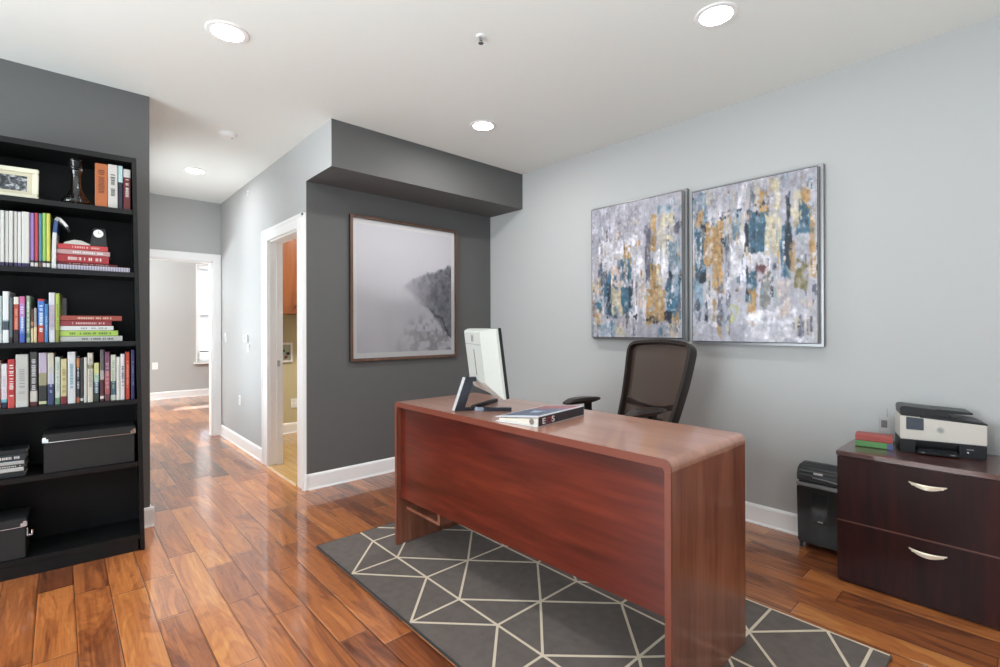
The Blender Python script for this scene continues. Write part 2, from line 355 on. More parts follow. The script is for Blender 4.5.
# ------------------------------------------------------------------ ceiling fixtures and wall plates
def emit(name, rgb, k):
    m, nt, b = nodes(name); b.inputs['Base Color'].default_value = (1, 1, 1, 1); b.inputs['Emission Color'].default_value = lin(rgb); b.inputs['Emission Strength'].default_value = k; return m
lamp_m = emit('lamp_lens', (255, 252, 248), 14.0)
LIGHTS = [(.558, 2.417, 'recessed ceiling light above the middle of the room, left in the photo'), (2.058, .911, 'recessed ceiling light nearest the camera on the right'),
          (2.05, 2.426, 'recessed ceiling light in front of the charcoal soffit'), (.843, 4.717, 'recessed ceiling light in the hall'),
          (.558, .7, 'recessed ceiling light overhead left of the desk'), (.558, -1.1, 'recessed ceiling light left behind the camera'), (2.05, -1.1, 'recessed ceiling light right behind the camera'), (.2, 7.6, 'recessed ceiling light in the far room')]  # the pair behind the camera is unseen, added for more light
for x, y, lb in LIGHTS:
    t = thing('recessed_light', lb, 'ceiling light', (x, y, H), 0, 'recessed ceiling lights')
    MB().lathe([(.064, -.002), (.066, -.006), (.083, -.005), (.087, -.0005), (.064, -.0005), (.064, -.002)]).build('trim_ring', trim_m, t, smooth=True)
    MB().cyl((0, 0, -.0022), .064, .003, n=40).build('lens', lamp_m, t)
t = thing('smoke_detector', 'round white smoke detector on the hall ceiling', 'smoke detector', (.852, 3.683, H))
MB().lathe([(.0, -.03), (.03, -.03), (.048, -.024), (.056, -.008), (.06, -.0003), (.0, -.0003)]).build('detector_body', trim_m, t, smooth=True)
MB().cyl((.02, -.02, -.031), .006, .004).build('test_button', mat('grey_plastic', (150, 150, 150), .4), t)
t = thing('ceiling_sprinkler', 'small fire sprinkler head on the ceiling right of centre', 'sprinkler', (1.415, 1.687, H))
chrome = mat('chrome', (200, 200, 200), .15, 1.0)
MB().lathe([(0, -.006), (.016, -.006), (.024, -.0003), (0, -.0003)]).build('escutcheon', trim_m, t, smooth=True)
MB().cyl((0, 0, -.013), .005, .014).box(-.009, -.006, -.002, .002, -.032, -.010).box(.006, .009, -.002, .002, -.032, -.010).box(-.009, .009, -.002, .002, -.013, -.010).build('sprinkler_frame', chrome, t)
MB().cyl((0, 0, -.033), .012, .002, n=16).build('deflector', chrome, t)
def plate(name, label, cat, x, y, z, w=.055, h=.09, ang=PI / 2, kind='rocker'):
    t = thing(name, label, cat, (x, y, z), ang)   # local +y is into the wall, front at -y
    MB().box(-w / 2, w / 2, -.005, -.0004, -h / 2, h / 2, .0018).build('cover_plate', trim_m, t)
    if kind == 'rocker': MB().box(-.013, .013, -.009, -.005, -.026, .026, .002).build('rocker', trim_m, t)
    elif kind == 'outlet':
        for q in (-.02, .02):
            o = MB().box(-.014, .014, -.0075, -.005, q - .013, q + .013, .002).build('socket', trim_m, t)
            MB().box(-.007, -.005, -.0079, -.0074, q - .004, q + .005).box(.005, .007, -.0079, -.0074, q - .004, q + .005).build('slot', mat('slot_black', (40, 40, 40), .6), o)
    return t
# on the hall wall local +y must point to +x: rotate by -90 deg
plate('light_switch', 'white light switch on the hall wall near the far doorway', 'light switch', XH, 5.596, 1.03, ang=-PI / 2)
plate('electrical_outlet', 'white outlet low on the hall wall', 'outlet', XH, 5.079, .445, ang=-PI / 2, kind='outlet')
plate('electrical_outlet', 'white outlet on the far room end wall seen through the doorway', 'outlet', 1.129, YE, .531, w=.075, h=.11, ang=0, kind='outlet')
plate('electrical_outlet', 'white outlet on the beige laundry wall', 'outlet', 1.875, 5.38, .318, w=.07, h=.1, ang=0, kind='outlet')
t = thing('thermostat', 'white thermostat on the hall wall beside the laundry doorway', 'thermostat', (XH, 4.843, 1.03), -PI / 2)
MB().box(-.045, .045, -.022, -.0004, -.03, .035, .006).build('thermostat_body', trim_m, t); MB().box(-.025, .025, -.0235, -.022, -.005, .02, .001).build('display', mat('display_grey', (150, 155, 150), .3), t)
plate('light_switch', 'white switch plate just below the thermostat', 'light switch', XH, 4.80, .945, w=.05, h=.07, ang=-PI / 2)
t = thing('wall_sensor', 'tiny white sensor high on the hall wall', 'sensor', (XH, 4.77, 2.34), -PI / 2)
MB().box(-.012, .012, -.018, -.0004, -.02, .02, .004).build('sensor_body', trim_m, t); MB().cyl((0, -.019, 0), .006, .003, 'y').build('sensor_eye', mat('grey_plastic', (150, 150, 150)), t)
# laundry: wall cabinet and valve box
cab_w = wood('honey_cherry_veneer', [(0, (92, 48, 24)), (.5, (120, 68, 36)), (1, (142, 86, 50))], 'z', rough=.3)
t = thing('laundry_wall_cabinet', 'orange brown wooden wall cabinet in the laundry', 'cabinet', (1.42, 5.08, 1.266))
MB().box(0, 1.2, .02, .299, 0, 1.0, .002).build('cabinet_body', cab_w, t)
for k in range(3):
    d = MB().box(.002 + k * .4, .398 + k * .4, 0, .019, .002, .998, .003).build('cabinet_door', cab_w, t)
    MB().cyl((.365 + k * .4 if k != 1 else .435, -.012, .08), .008, .024, 'y').build('door_knob', chrome, d)
t = thing('washer_valve_box', 'white recessed washing machine valve box on the laundry wall', 'valve box', (1.79, 5.38, .865))
mb = MB(); w_, h_ = .068, .105
for a, b_, c, d in ((-w_, w_, -h_, -h_ + .022), (-w_, w_, h_ - .022, h_), (-w_, -w_ + .02, -h_ + .022, h_ - .022), (w_ - .02, w_, -h_ + .022, h_ - .022)): mb.box(a, b_, -.014, -.0004, c, d, .002)
mb.build('box_frame', trim_m, t); MB().box(-w_ + .02, w_ - .02, -.004, -.0006, -h_ + .022, h_ - .022).build('box_back', mat('valve_back', (170, 175, 160), .6), t)
MB().cyl((-.025, -.014, .02), .014, .02, 'y').build('valve_handle', mat('valve_green', (60, 130, 60), .4), t); MB().cyl((.02, -.014, -.01), .014, .02, 'y').build('valve_handle', mat('valve_black', (40, 40, 45), .4), t)
MB().cyl((0, -.012, -.05), .012, .016, 'y').build('valve_handle', mat('valve_red', (150, 50, 40), .4), t)
BOOKS = [
  (1, -0.1874, -0.138, 0.211, (190, 95, 40), [], (120, 50, 20), 'thick orange hardback standing on the top shelf beside the decanter'),
  (1, -0.138, -0.0991, 0.2151, (195, 190, 185), [], (70, 70, 75), 'off-white book with dark title between the orange book and a pale blue topped one'),
  (1, -0.0991, -0.0793, 0.2161, (35, 35, 55), [(0.62, 1, (165, 200, 205))], None, 'thin dark book with a pale blue top on the top shelf'),
  (1, -0.0773, -0.0473, 0.2039, (105, 25, 30), [(0.8, 1, (190, 185, 185))], (200, 190, 185), 'dark red book with a white top, last before the right side on the top shelf'),
  (2, -0.527, -0.5132, 0.243, (205, 205, 200), [(0, 0.06, (70, 60, 110))], None, 'white journal volume with a purple foot, first of the row at the left frame edge'),
  (2, -0.5126, -0.499, 0.2474, (205, 205, 200), [(0, 0.07, (45, 35, 80))], None, 'white journal volume with a dark purple foot, second from the left edge'),
  (2, -0.4983, -0.4853, 0.2472, (200, 200, 196), [(0, 0.07, (60, 50, 95))], None, 'white journal volume with a purple foot, third from the left edge'),
  (2, -0.4847, -0.4712, 0.2492, (205, 205, 200), [(0, 0.07, (40, 35, 75))], None, 'white journal volume with a dark purple foot, fourth from the left edge'),
  (2, -0.4705, -0.4576, 0.249, (198, 196, 192), [(0, 0.07, (60, 50, 95))], None, 'white journal volume with a purple foot, third before the purple book'),
  (2, -0.4569, -0.4446, 0.2486, (205, 205, 200), [(0, 0.07, (70, 60, 105))], None, 'white journal volume with a purple foot, second before the purple book'),
  (2, -0.4439, -0.4182, 0.2515, (205, 203, 198), [(0, 0.07, (45, 38, 85))], None, 'wide white journal volume with a purple foot right beside the purple book'),
  (2, -0.4162, -0.4029, 0.25, (150, 110, 190), [(0, 0.13, (25, 25, 30)), (0.02, 0.09, (210, 205, 200))], None, 'purple spined book in the row of bright narrow spines'),
  (2, -0.4019, -0.3891, 0.252, (200, 55, 65), [(0, 0.13, (25, 25, 30)), (0.02, 0.09, (210, 205, 200))], None, 'bright red narrow spine between the purple and teal ones'),
  (2, -0.3874, -0.3759, 0.2517, (60, 130, 150), [(0, 0.13, (25, 25, 30)), (0.02, 0.09, (120, 80, 60))], None, 'teal blue narrow spine between red and green ones'),
  (2, -0.3752, -0.3623, 0.2558, (140, 200, 80), [(0, 0.13, (25, 25, 30)), (0.02, 0.09, (210, 205, 200))], None, 'lime green narrow spine beside the yellow one'),
  (2, -0.3613, -0.3482, 0.2555, (210, 205, 70), [(0, 0.13, (25, 25, 30)), (0.02, 0.09, (210, 205, 200))], None, 'yellow narrow spine, last of the bright coloured row'),
  (3, -0.5232, -0.5069, 0.2096, (165, 185, 180), [(0, 0.2, (190, 200, 195))], None, 'pale grey-green spine at the left frame edge of the third shelf'),
  (3, -0.5056, -0.4853, 0.2305, (215, 220, 222), [(0.25, 0.42, (60, 75, 85)), (0.42, 0.45, (150, 180, 190))], None, 'thick white binder with a dark label on its spine on the third shelf'),
  (3, -0.484, -0.4731, 0.202, (85, 100, 110), [(0, 0.12, (40, 35, 40))], None, 'slate grey spine next to the white binder'),
  (3, -0.4705, -0.453, 0.2071, (185, 65, 45), [(0.84, 1, (215, 210, 200)), (0, 0.28, (50, 30, 35))], (225, 150, 120), 'orange-red book with a white cap and dark foot on the third shelf'),
  (3, -0.4514, -0.4334, 0.2101, (90, 120, 205), [(0.55, 0.85, (170, 120, 190)), (0.85, 1, (205, 90, 150)), (0, 0.2, (50, 80, 185))], (225, 225, 235), 'pink topped book fading into blue on the third shelf'),
  (3, -0.4301, -0.4169, 0.2131, (150, 175, 145), [(0.1, 0.2, (90, 130, 100))], (210, 220, 205), 'pale green spine between the pink-blue book and the small brown ones'),
  (3, -0.4149, -0.4049, 0.1539, (85, 50, 40), [(0.5, 0.62, (190, 120, 80)), (0, 0.42, (210, 185, 140))], None, 'small brown spine with a cream lower half'),
  (3, -0.4042, -0.3942, 0.1588, (150, 145, 140), [(0, 0.45, (220, 200, 150))], None, 'small grey spine with a cream lower half beside the bright blue book'),
  (3, -0.3918, -0.3688, 0.2009, (60, 115, 205), [(0, 0.4, (190, 55, 35)), (0.95, 1, (190, 40, 50))], (215, 230, 245), 'bright blue book with a red foot on the third shelf'),
  (3, -0.3678, -0.3551, 0.1783, (50, 120, 190), [], (130, 180, 225), 'shorter plain blue book right of the blue and red one'),
  (3, -0.3537, -0.3319, 0.2316, (205, 205, 215), [(0.3, 0.75, (185, 170, 190))], (170, 150, 175), 'tall white and lilac book left of the lime one on the third shelf'),
  (3, -0.3309, -0.3162, 0.2287, (170, 195, 75), [(0, 0.25, (130, 140, 50))], (120, 140, 60), 'tall lime green book left of the flat pile on the third shelf'),
  (4, -0.5264, -0.5132, 0.213, (225, 140, 130), [(0.4, 1, (215, 205, 205))], None, 'coral and white spine at the left frame edge of the full row'),
  (4, -0.5119, -0.4907, 0.1987, (215, 212, 215), [(0, 0.13, (25, 35, 60)), (0.13, 0.2, (90, 180, 205))], (190, 170, 200), 'white book with a navy and sky blue foot near the left frame edge'),
  (4, -0.4898, -0.466, 0.2179, (190, 35, 40), [(0, 0.25, (205, 60, 55))], (235, 220, 215), 'scarlet book with a white vertical title in the full row'),
  (4, -0.4647, -0.4225, 0.2392, (185, 185, 180), [(0, 0.12, (195, 195, 190))], (150, 150, 150), 'very thick light grey volume in the full row'),
  (4, -0.4185, -0.3928, 0.2493, (60, 58, 58), [(0.08, 0.28, (200, 195, 185)), (0, 0.08, (90, 30, 35))], (200, 200, 205), 'dark charcoal book with a round orange emblem at its foot'),
  (4, -0.3884, -0.3602, 0.2437, (150, 145, 110), [(0.62, 1, (180, 165, 190)), (0, 0.38, (45, 48, 45)), (0.03, 0.08, (200, 200, 150))], None, 'book banded lavender, olive and black with a white curl'),
  (4, -0.3585, -0.3354, 0.2427, (195, 190, 170), [(0, 0.4, (50, 60, 105)), (0.4, 0.62, (190, 190, 200))], (170, 175, 200), 'cream topped book with a navy lower half in the full row'),
  (4, -0.3319, -0.3138, 0.2231, (190, 200, 190), [(0, 0.14, (95, 140, 105))], (150, 180, 160), 'pale mint spine left of the yellow one'),
  (4, -0.312, -0.2904, 0.2128, (200, 190, 135), [(0, 0.17, (130, 30, 45))], (150, 130, 80), 'cream yellow book with a wine red foot'),
  (4, -0.2887, -0.2592, 0.245, (205, 210, 212), [], (80, 140, 170), 'white book with a light blue vertical title in the full row'),
  (4, -0.2574, -0.2436, 0.2251, (45, 50, 58), [(0.75, 0.95, (190, 120, 60)), (0, 0.12, (170, 90, 60))], (190, 190, 195), 'dark spine with an orange patch near its top'),
  (4, -0.2418, -0.2312, 0.215, (50, 48, 50), [(0.04, 0.1, (210, 205, 200))], None, 'thin black spine with a white dot at its foot'),
  (4, -0.2297, -0.2172, 0.2168, (200, 198, 190), [], None, 'narrow plain white spine beside the cream and olive banded book'),
  (4, -0.2161, -0.1949, 0.238, (205, 200, 185), [(0.68, 0.76, (110, 110, 60))], (150, 150, 145), 'cream book with an olive band across its spine'),
  (4, -0.1926, -0.1723, 0.1884, (70, 95, 120), [(0.72, 1, (205, 205, 130)), (0.5, 0.72, (150, 190, 160)), (0, 0.22, (50, 60, 50))], (200, 215, 220), 'shorter book banded yellow, green, blue and dark'),
  (4, -0.1685, -0.1533, 0.2512, (95, 90, 90), [(0, 0.42, (85, 35, 45)), (0.42, 0.6, (170, 160, 160)), (0.05, 0.1, (220, 215, 210))], None, 'grey-brown spine with a dark red foot leaning beside the mauve one'),
  (4, -0.1514, -0.131, 0.2407, (180, 80, 85), [(0.6, 1, (120, 60, 95)), (0, 0.14, (110, 60, 70))], (190, 150, 170), 'mauve spine turning coral lower down'),
  (4, -0.1291, -0.1077, 0.2251, (195, 205, 190), [(0.12, 0.42, (60, 100, 115)), (0.42, 1, (205, 210, 190))], (150, 170, 150), 'white and pale green book with a teal block on its spine'),
  (4, -0.1061, -0.0912, 0.2144, (215, 212, 205), [], (190, 190, 185), 'slim white spine between the teal block and the script titled one'),
  (4, -0.0904, -0.073, 0.2288, (215, 210, 212), [], (70, 60, 110), 'white book with dark script title near the right side'),
  (4, -0.0714, -0.0529, 0.2381, (205, 60, 40), [], (235, 140, 110), 'orange-red book near the right end of the full row'),
  (4, -0.0473, -0.0327, 0.2475, (45, 45, 100), [], (120, 120, 170), 'navy book, last at the right end of the full row'),
]

# ------------------------------------------------------------------ bookcase
SH = {1: 1.720, 2: 1.405, 3: 1.060, 4: .767, 5: .451, 6: .083}
BP = Vector((.320, 3.05, 0)); BA = math.radians(-4)
BM_ = Matrix.Translation(BP) @ Matrix.Rotation(BA, 4, 'Z')
black_wood = mat('black_laminate', (15, 15, 16), .38, noise=.12, scale=30, spec=.3)
black_back = mat('black_backboard', (12, 12, 13), .5, noise=.12, scale=30, spec=.25)
bc = thing('bookcase', 'tall black bookcase full of books against the charcoal wall', 'bookcase', BP, BA)
BT, BWID, BD, LEAN = 1.982, .68, .27, .0165
def lx(z): return .003 - LEAN * z
for a, b_ in ((-.018, 0), (-BWID, -BWID + .018)):
    MB().prism([(a + lx(0), 0), (b_ + lx(0), 0), (b_ + lx(BT), BT), (a + lx(BT), BT)], 0, BD, 'y', bev=.0015).build('side_panel', black_wood, bc)
MB().box(-BWID + .0185 + lx(BT), -.0185 + lx(BT), .002, BD - .01, BT - .026, BT, .001).build('top_board', black_wood, bc)
for k, z in SH.items():
    MB().box(-BWID + .0185 + lx(z), -.0185 + lx(z), .003, BD - .012, z - .024, z, .001).build('shelf', black_wood, bc)
MB().box(-BWID + .023, -.024, .006, .02, 0, SH[6] - .025, .001).build('plinth', black_wood, bc)
MB().prism([(-BWID + .004 + lx(0), 0.02), (-.004 + lx(0), 0.02), (-.004 + lx(BT), BT - .002), (-BWID + .004 + lx(BT), BT - .002)], BD - .0005, BD + .004, 'y').build('back_panel', black_back, bc)

def onshelf(x, y, z): return BM_ @ Vector((x, y, z))
paper = mat('page_paper', (205, 200, 188), .8, noise=.05, scale=400)
def cm(rgb):
    g = sum(rgb) / 3; return mat('cover_%02x%02x%02x' % tuple(rgb), [(c * .8 + g * .2) * .87 for c in rgb], .42, noise=.03, spec=.4)
def book_parts(t, w, h, d, col, bands, tc, rnd):
    """upright book: spine toward -y, base at z=0, x from -w/2 to w/2"""
    cuts = sorted({0, 1} | {b[0] for b in bands} | {b[1] for b in bands})
    mats = [cm(col)]; mb = MB(); th = min(.0025, w * .2); r = min(.003, w * .22)
    for a, b_ in zip(cuts, cuts[1:]):
        c = col
        for q in bands:
            if q[0] <= a + 1e-6 and b_ <= q[1] + 1e-6: c = q[2]
        m = cm(c)
        if m not in mats: mats.append(m)
        mb.mi = mats.index(m)
        mb.prism([(-w / 2 + r, 0), (w / 2 - r, 0), (w / 2, r), (w / 2, .012), (w / 2 - th, .012), (w / 2 - th, th), (-w / 2 + th, th), (-w / 2 + th, .012), (-w / 2, .012), (-w / 2, r)], a * h, b_ * h, 'z')
    mb.mi = 0
    mb.box(-w / 2, -w / 2 + th, .012, d, 0, h); mb.box(w / 2 - th, w / 2, .012, d, 0, h)
    mb.build('cover', mats, t)
    MB().box(-w / 2 + th, w / 2 - th, th, d - .004, .003, h - .003).build('pages', paper, t)
    if tc and w > .008:
        mb = MB(); z = h * rnd.uniform(.22, .3); e = h * rnd.uniform(.72, .9); lw = w * rnd.uniform(.2, .32)
        while z < e:
            L = rnd.uniform(.004, .009); s_ = rnd.uniform(.75, 1)
            if rnd.random() > .18: mb.box(-lw * s_, lw * s_, -.0005, .0006, z, z + L * .62)
            z += L
        mb.build('title_lettering', cm(tc), t)
def upright(x0, x1, sh, h, col, bands, tc, label, d=.16, y=.02, lean=0.0, group='books standing on the bookcase shelves'):
    w = x1 - x0 - .0006; c = onshelf((x0 + x1) / 2 - .0035, y, SH[sh] + .0004)
    t = thing('book', label, 'book', c, BA, group)
    if lean:
        t.rotation_euler = (0, lean, BA)
        t.location.z += abs(math.sin(lean)) * w / 2 + .0003
    book_parts(t, w, h, d, col, bands, tc, random.Random(int(1e4 * x0) + sh)); return t
LEANS = {'grey-brown spine with': -.03, 'mauve spine turning': -.035}
for sh, x0, x1, h, col, bands, tc, label in BOOKS:
    d = .12 if x1 - x0 < .012 else .16
    ln = 0
    upright(x0, x1, sh, h, col, bands, tc, label, d + random.Random(label).uniform(0, .03), y=.02 + random.Random(label + 'y').uniform(0, .006), lean=ln)
def flat(x0, x1, z0, z1, dep, col, label, name='book', cat='book', tc=None, group=None, y=.03, rz=0, stripes=None):
    """book lying flat, spine toward the room"""
    w = x1 - x0; h = z1 - z0 - .0006; t = thing(name, label, cat, onshelf((x0 + x1) / 2, y, z0 + .0003), BA + rz, group)
    th = min(.0022, h * .2); r = min(.002, h * .2)
    mats = [cm(col)]; mb = MB()
    mb.prism([(0, r), (r, 0), (dep, 0), (dep, th), (th, th), (th, h - th), (dep, h - th), (dep, h), (r, h), (0, h - r)], -w / 2, w / 2, 'x')
    if stripes:
        mats.append(cm(stripes)); mb.mi = 1; n = int(w / .010)
        for k in range(n): q = -w / 2 + (k + .5) * w / n; mb.box(q - .0022, q + .0022, -.0012, .0004, 0, h)
    mb.build('cover', mats, t)
    MB().box(-w / 2 + .002, w / 2 - .002, th + .0004, dep - .003, th, h - th).build('pages', paper, t)
    if tc:
        mb = MB(); rnd = random.Random(label); x = -w * rnd.uniform(.2, .38)
        while x < w * .36:
            L = rnd.uniform(.004, .009)
            if rnd.random() > .2: mb.box(x, x + L * .65, -.0005, .0006, h * .32, h * .7)
            x += L
        mb.build('title_lettering', cm(tc), t)
    return t
G2 = 'books lying in the pile on the second shelf'; G3 = 'books lying in the pile on the third shelf'
flat(-.332, -.056, SH[2], SH[2] + .024, .17, (205, 202, 215), 'white and lilac striped spiral notebook, bottom of the second shelf pile', 'notebook', 'notebook', group=G2, stripes=(150, 135, 165))
flat(-.330, -.105, SH[2] + .0245, SH[2] + .035, .16, (100, 25, 30), 'thin dark red book above the striped notebook', group=G2, tc=(190, 150, 140))
flat(-.334, -.138, SH[2] + .0355, SH[2] + .073, .15, (170, 35, 45), 'thick crimson book with white lettering in the middle of the second shelf pile', group=G2, tc=(225, 205, 200))
flat(-.331, -.134, SH[2] + .0735, SH[2] + .097, .15, (185, 140, 140), 'pinkish grey book under the topmost red one', group=G2, tc=(225, 215, 215))
flat(-.328, -.142, SH[2] + .0975, SH[2] + .122, .145, (200, 50, 55), 'bright red book, topmost of the second shelf pile under the clock', group=G2, tc=(230, 170, 165))
t = thing('folded_leaflet', 'white folded leaflet on the red book pile beside the clock', 'leaflet', onshelf(-.262, .035, SH[2] + .1225), BA + .1)
MB().prism([(-.045, 0), (.052, 0), (.054, .006), (.02, .021), (-.006, .022), (-.04, .008)], 0, .09, 'y', bev=.001).build('leaflet_sheets', mat('leaflet_white', (172, 170, 164), .6), t)
t = thing('desk_clock', 'small black clock with a round white dial on the red books', 'clock', onshelf(-.178, .04, SH[2] + .1225), BA)
blk = mat('black_plastic', (22, 22, 24), .35, noise=.05)
MB().prism([(-.034, 0), (.034, 0), (.030, .035), (.026, .088), (-.020, .088), (-.028, .035)], 0, .035, 'y', bev=.003).build('clock_case', blk, t)
MB().cyl((0, -.002, .062), .019, .006, 'y', bev=.0015).build('clock_dial', mat('dial_white', (215, 215, 210), .4), t)
MB().box(-.0008, .0008, -.0062, -.005, .062, .074).box(0, .010, -.0062, -.005, .0612, .0628).build('clock_hand', blk, t)
# slumped magazine with a blue band
t = thing('magazine', 'white magazine with a blue band slumping over the red book pile', 'magazine', onshelf(-.3415, .025, SH[2] + .0005), BA)
mw, mbl = cm((210, 210, 208)), cm((40, 75, 135))
path = [(-.006, 0), (-.005, .08), (-.004, .13), (-.002, .17), (.001, .205), (.004, .23), (.012, .243), (.026, .240), (.042, .222), (.053, .205)]
th_ = [.0145, .0145, .014, .014, .014, .014, .013, .013, .012, .011]
mb = MB()
for k in range(len(path) - 1):
    (a, b_), (c, d) = path[k], path[k + 1]; q = Vector((c - a, d - b_)).normalized(); nrm = Vector((q.y, -q.x))
    p = lambda pt, tt: (pt[0] + nrm.x * tt, pt[1] + nrm.y * tt)
    mb.mi = 1 if 3 <= k <= 4 else 0
    mb.prism([path[k], p(path[k], th_[k]), p(path[k + 1], th_[k + 1]), path[k + 1]], 0, .16, 'y')
mb.build('magazine_pages', [mw, mbl], t)
# pile on the third shelf
flat(-.318, -.086, SH[3], SH[3] + .026, .16, (185, 185, 178), 'grey-white book with dark marks, bottom of the third shelf pile', group=G3, tc=(90, 90, 85))
flat(-.322, -.103, SH[3] + .0265, SH[3] + .053, .16, (165, 205, 75), 'lime green book lying in the third shelf pile', group=G3, tc=(90, 120, 50))
flat(-.318, -.121, SH[3] + .0535, SH[3] + .076, .15, (210, 212, 210), 'white book between the lime and dark red ones lying flat', group=G3, tc=(140, 150, 140))
flat(-.320, -.128, SH[3] + .0765, SH[3] + .101, .15, (150, 45, 52), 'wine red book lying second from the top of the third shelf pile', group=G3, tc=(215, 170, 165))
flat(-.318, -.088, SH[3] + .1015, SH[3] + .126, .17, (165, 65, 52), 'rust red book with pale lettering, topmost of the third shelf pile', group=G3, tc=(220, 180, 160))
# leaning grey-lilac book behind the lime spine
t = thing('book', 'grey lilac book leaning behind the flat pile right of the lime book', 'book', onshelf(-.3165, .19, SH[3] + .001), BA, None)
book_parts(t, .022, .215, .058, (165, 165, 180), [], None, random.Random(3)); 
# photo frame
t = thing('photo_frame', 'cream picture frame with a black and white snapshot on the top shelf', 'photo frame', onshelf(-.484, .06, SH[1] + .0032), BA)
t.rotation_euler = (math.radians(-7), 0, BA - .05)
fw, fh = .088, .148; cream = mat('cream_frame', (205, 202, 182), .45)
mb = MB()
for a, b_, c, d in ((-fw, fw, 0, .022), (-fw, fw, fh - .022, fh), (-fw, -fw + .022, .022, fh - .022), (fw - .022, fw, .022, fh - .022)): mb.box(a, b_, 0, .016, c, d, .003)
mb.build('frame', cream, t)
mb = MB()
for a, b_, c, d in ((-.066, .066, .022, .038), (-.066, .066, fh - .038, fh - .022), (-.066, -.048, .038, fh - .038), (.048, .066, .038, fh - .038)): mb.box(a, b_, .007, .012, c, d, .001)
mb.build('mat_board', mat('mat_board', (185, 178, 155), .7), t)
snap, nt, b = nodes('snapshot_print'); tcn = nt.nodes.new('ShaderNodeTexCoord'); nn = nt.nodes.new('ShaderNodeTexNoise'); nn.inputs['Scale'].default_value = 55; nn.inputs['Detail'].default_value = 4
nt.links.new(tcn.outputs['Object'], nn.inputs['Vector']); nt.links.new(ramp(nt, nn.outputs['Fac'], [(.35, (20, 22, 26)), (.5, (70, 75, 82)), (.62, (170, 172, 175))]), b.inputs['Base Color']); b.inputs['Roughness'].default_value = .25
MB().box(-.0485, .0485, .010, .012, .0375, fh - .0375).build('snapshot', snap, t)
MB().box(-.015, .015, .016, .019, .01, fh * .7, M=Matrix.Translation((0, 0, 0))).build('easel_back', cream, t)
# decanter
def glass(name, rgb, rough=0.02, ior=1.45):
    m, nt, b = nodes(name); b.inputs['Base Color'].default_value = lin(rgb); b.inputs['Transmission Weight'].default_value = 1; b.inputs['Roughness'].default_value = rough; b.inputs['IOR'].default_value = ior; return m
t = thing('decanter', 'wide based glass decanter with amber liquor on the top shelf', 'decanter', onshelf(-.262, .078, SH[1] + .0008), BA)
MB().lathe([(0, 0), (.050, 0), (.055, .008), (.055, .022), (.036, .048), (.022, .075), (.018, .11), (.017, .150), (.023, .165), (.023, .170), (.018, .170), (.014, .150), (.014, .11), (.018, .077), (.032, .048), (.050, .022), (.050, .012), (.046, .007), (0, .006)], n=40).build('bottle', glass('decanter_glass', (225, 225, 225)), t, smooth=True)
MB().lathe([(0, .0075), (.045, .0075), (.0485, .013), (.0482, .021), (0, .021)], n=40).build('liquor', glass('amber_liquor', (190, 120, 60), ior=1.33), t, smooth=True)
MB().lathe([(0, .165), (.012, .165), (.013, .172), (.024, .176), (.025, .183), (.020, .188), (.022, .2), (.024, .218), (.018, .228), (0, .23)], n=28).build('stopper', glass('stopper_glass', (120, 110, 110)), t, smooth=True)
# storage boxes
box_m = mat('black_linen_card', (24, 24, 25), .6, noise=.15, scale=300, bump=.3)
def storage_box(x0, x1, sh, h, dep, y, label, clasp=False):
    w = x1 - x0; t = thing('storage_box', label, 'storage box', onshelf((x0 + x1) / 2, y, SH[sh] + .0005), BA + .02)
    MB().box(-w / 2 + .004, w / 2 - .004, .004, dep - .004, 0, h - .035, .002).build('box_body', box_m, t)
    l = MB().box(-w / 2, w / 2, 0, dep, h - .036, h, .003).build('lid', box_m, t)
    MB().box(-w / 2 + .012, w / 2 - .012, -.0012, .0005, h - .0375, h - .0345).build('metal_rim', chrome, l)
    for s_ in (-1, 1):
        a = s_ * w / 2
        MB().box(min(a, a - s_ * .020), max(a, a - s_ * .020), -.0014, .0006, h - .036, h - .020, .0005).box(min(a, a - s_ * .012), max(a, a - s_ * .012), -.0014, .0006, h - .022, h - .012, .0005).box(min(a, a + s_ * .0012), max(a, a + s_ * .0012), 0, .018, h - .036, h - .016).build('metal_corner', chrome, l)
    if clasp:
        MB().box(w / 2 + .0002, w / 2 + .004, .004, .012, h - .085, h - .045, .001).box(w / 2 + .0005, w / 2 + .020, .004, .008, h - .082, h - .076, .001).cyl((w / 2 + .018, .006, h - .066), .004, .016).build('clasp', chrome, t)
    return t
storage_box(-.379, -.034, 5, .178, .2, .018, 'large black lidded storage box with metal corners on the fifth shelf')
storage_box(-.600, -.432, 6, .178, .2, .012, 'black storage box with a metal clasp on the bottom shelf at the left', True)
# disc cases at the left of the fifth shelf
zc = SH[5]
for k, (hh, x1, c, lb) in enumerate([(.024, -.440, (35, 38, 40), 'black disc case at the bottom of the stack on the fifth shelf'), (.018, -.443, (190, 192, 190), 'white disc case, second from the bottom of the stack'),
        (.014, -.437, (60, 62, 62), 'dark grey disc case with a light edge in the middle of the stack'), (.016, -.442, (175, 178, 178), 'pale grey disc case under the titled one'), (.030, -.438, (45, 55, 62), 'thick slate disc case with white lettering near the top of the stack'), (.020, -.434, (28, 32, 36), 'black disc case, topmost of the stack on the fifth shelf')]):
    flat(-.580, x1, zc, zc + hh, .12, c, lb, 'disc_case', 'disc case', tc=(215, 215, 215) if k in (4, 2) else None, group='disc cases stacked on the fifth shelf', y=.028 + .002 * (k % 3)); zc += hh + .0002

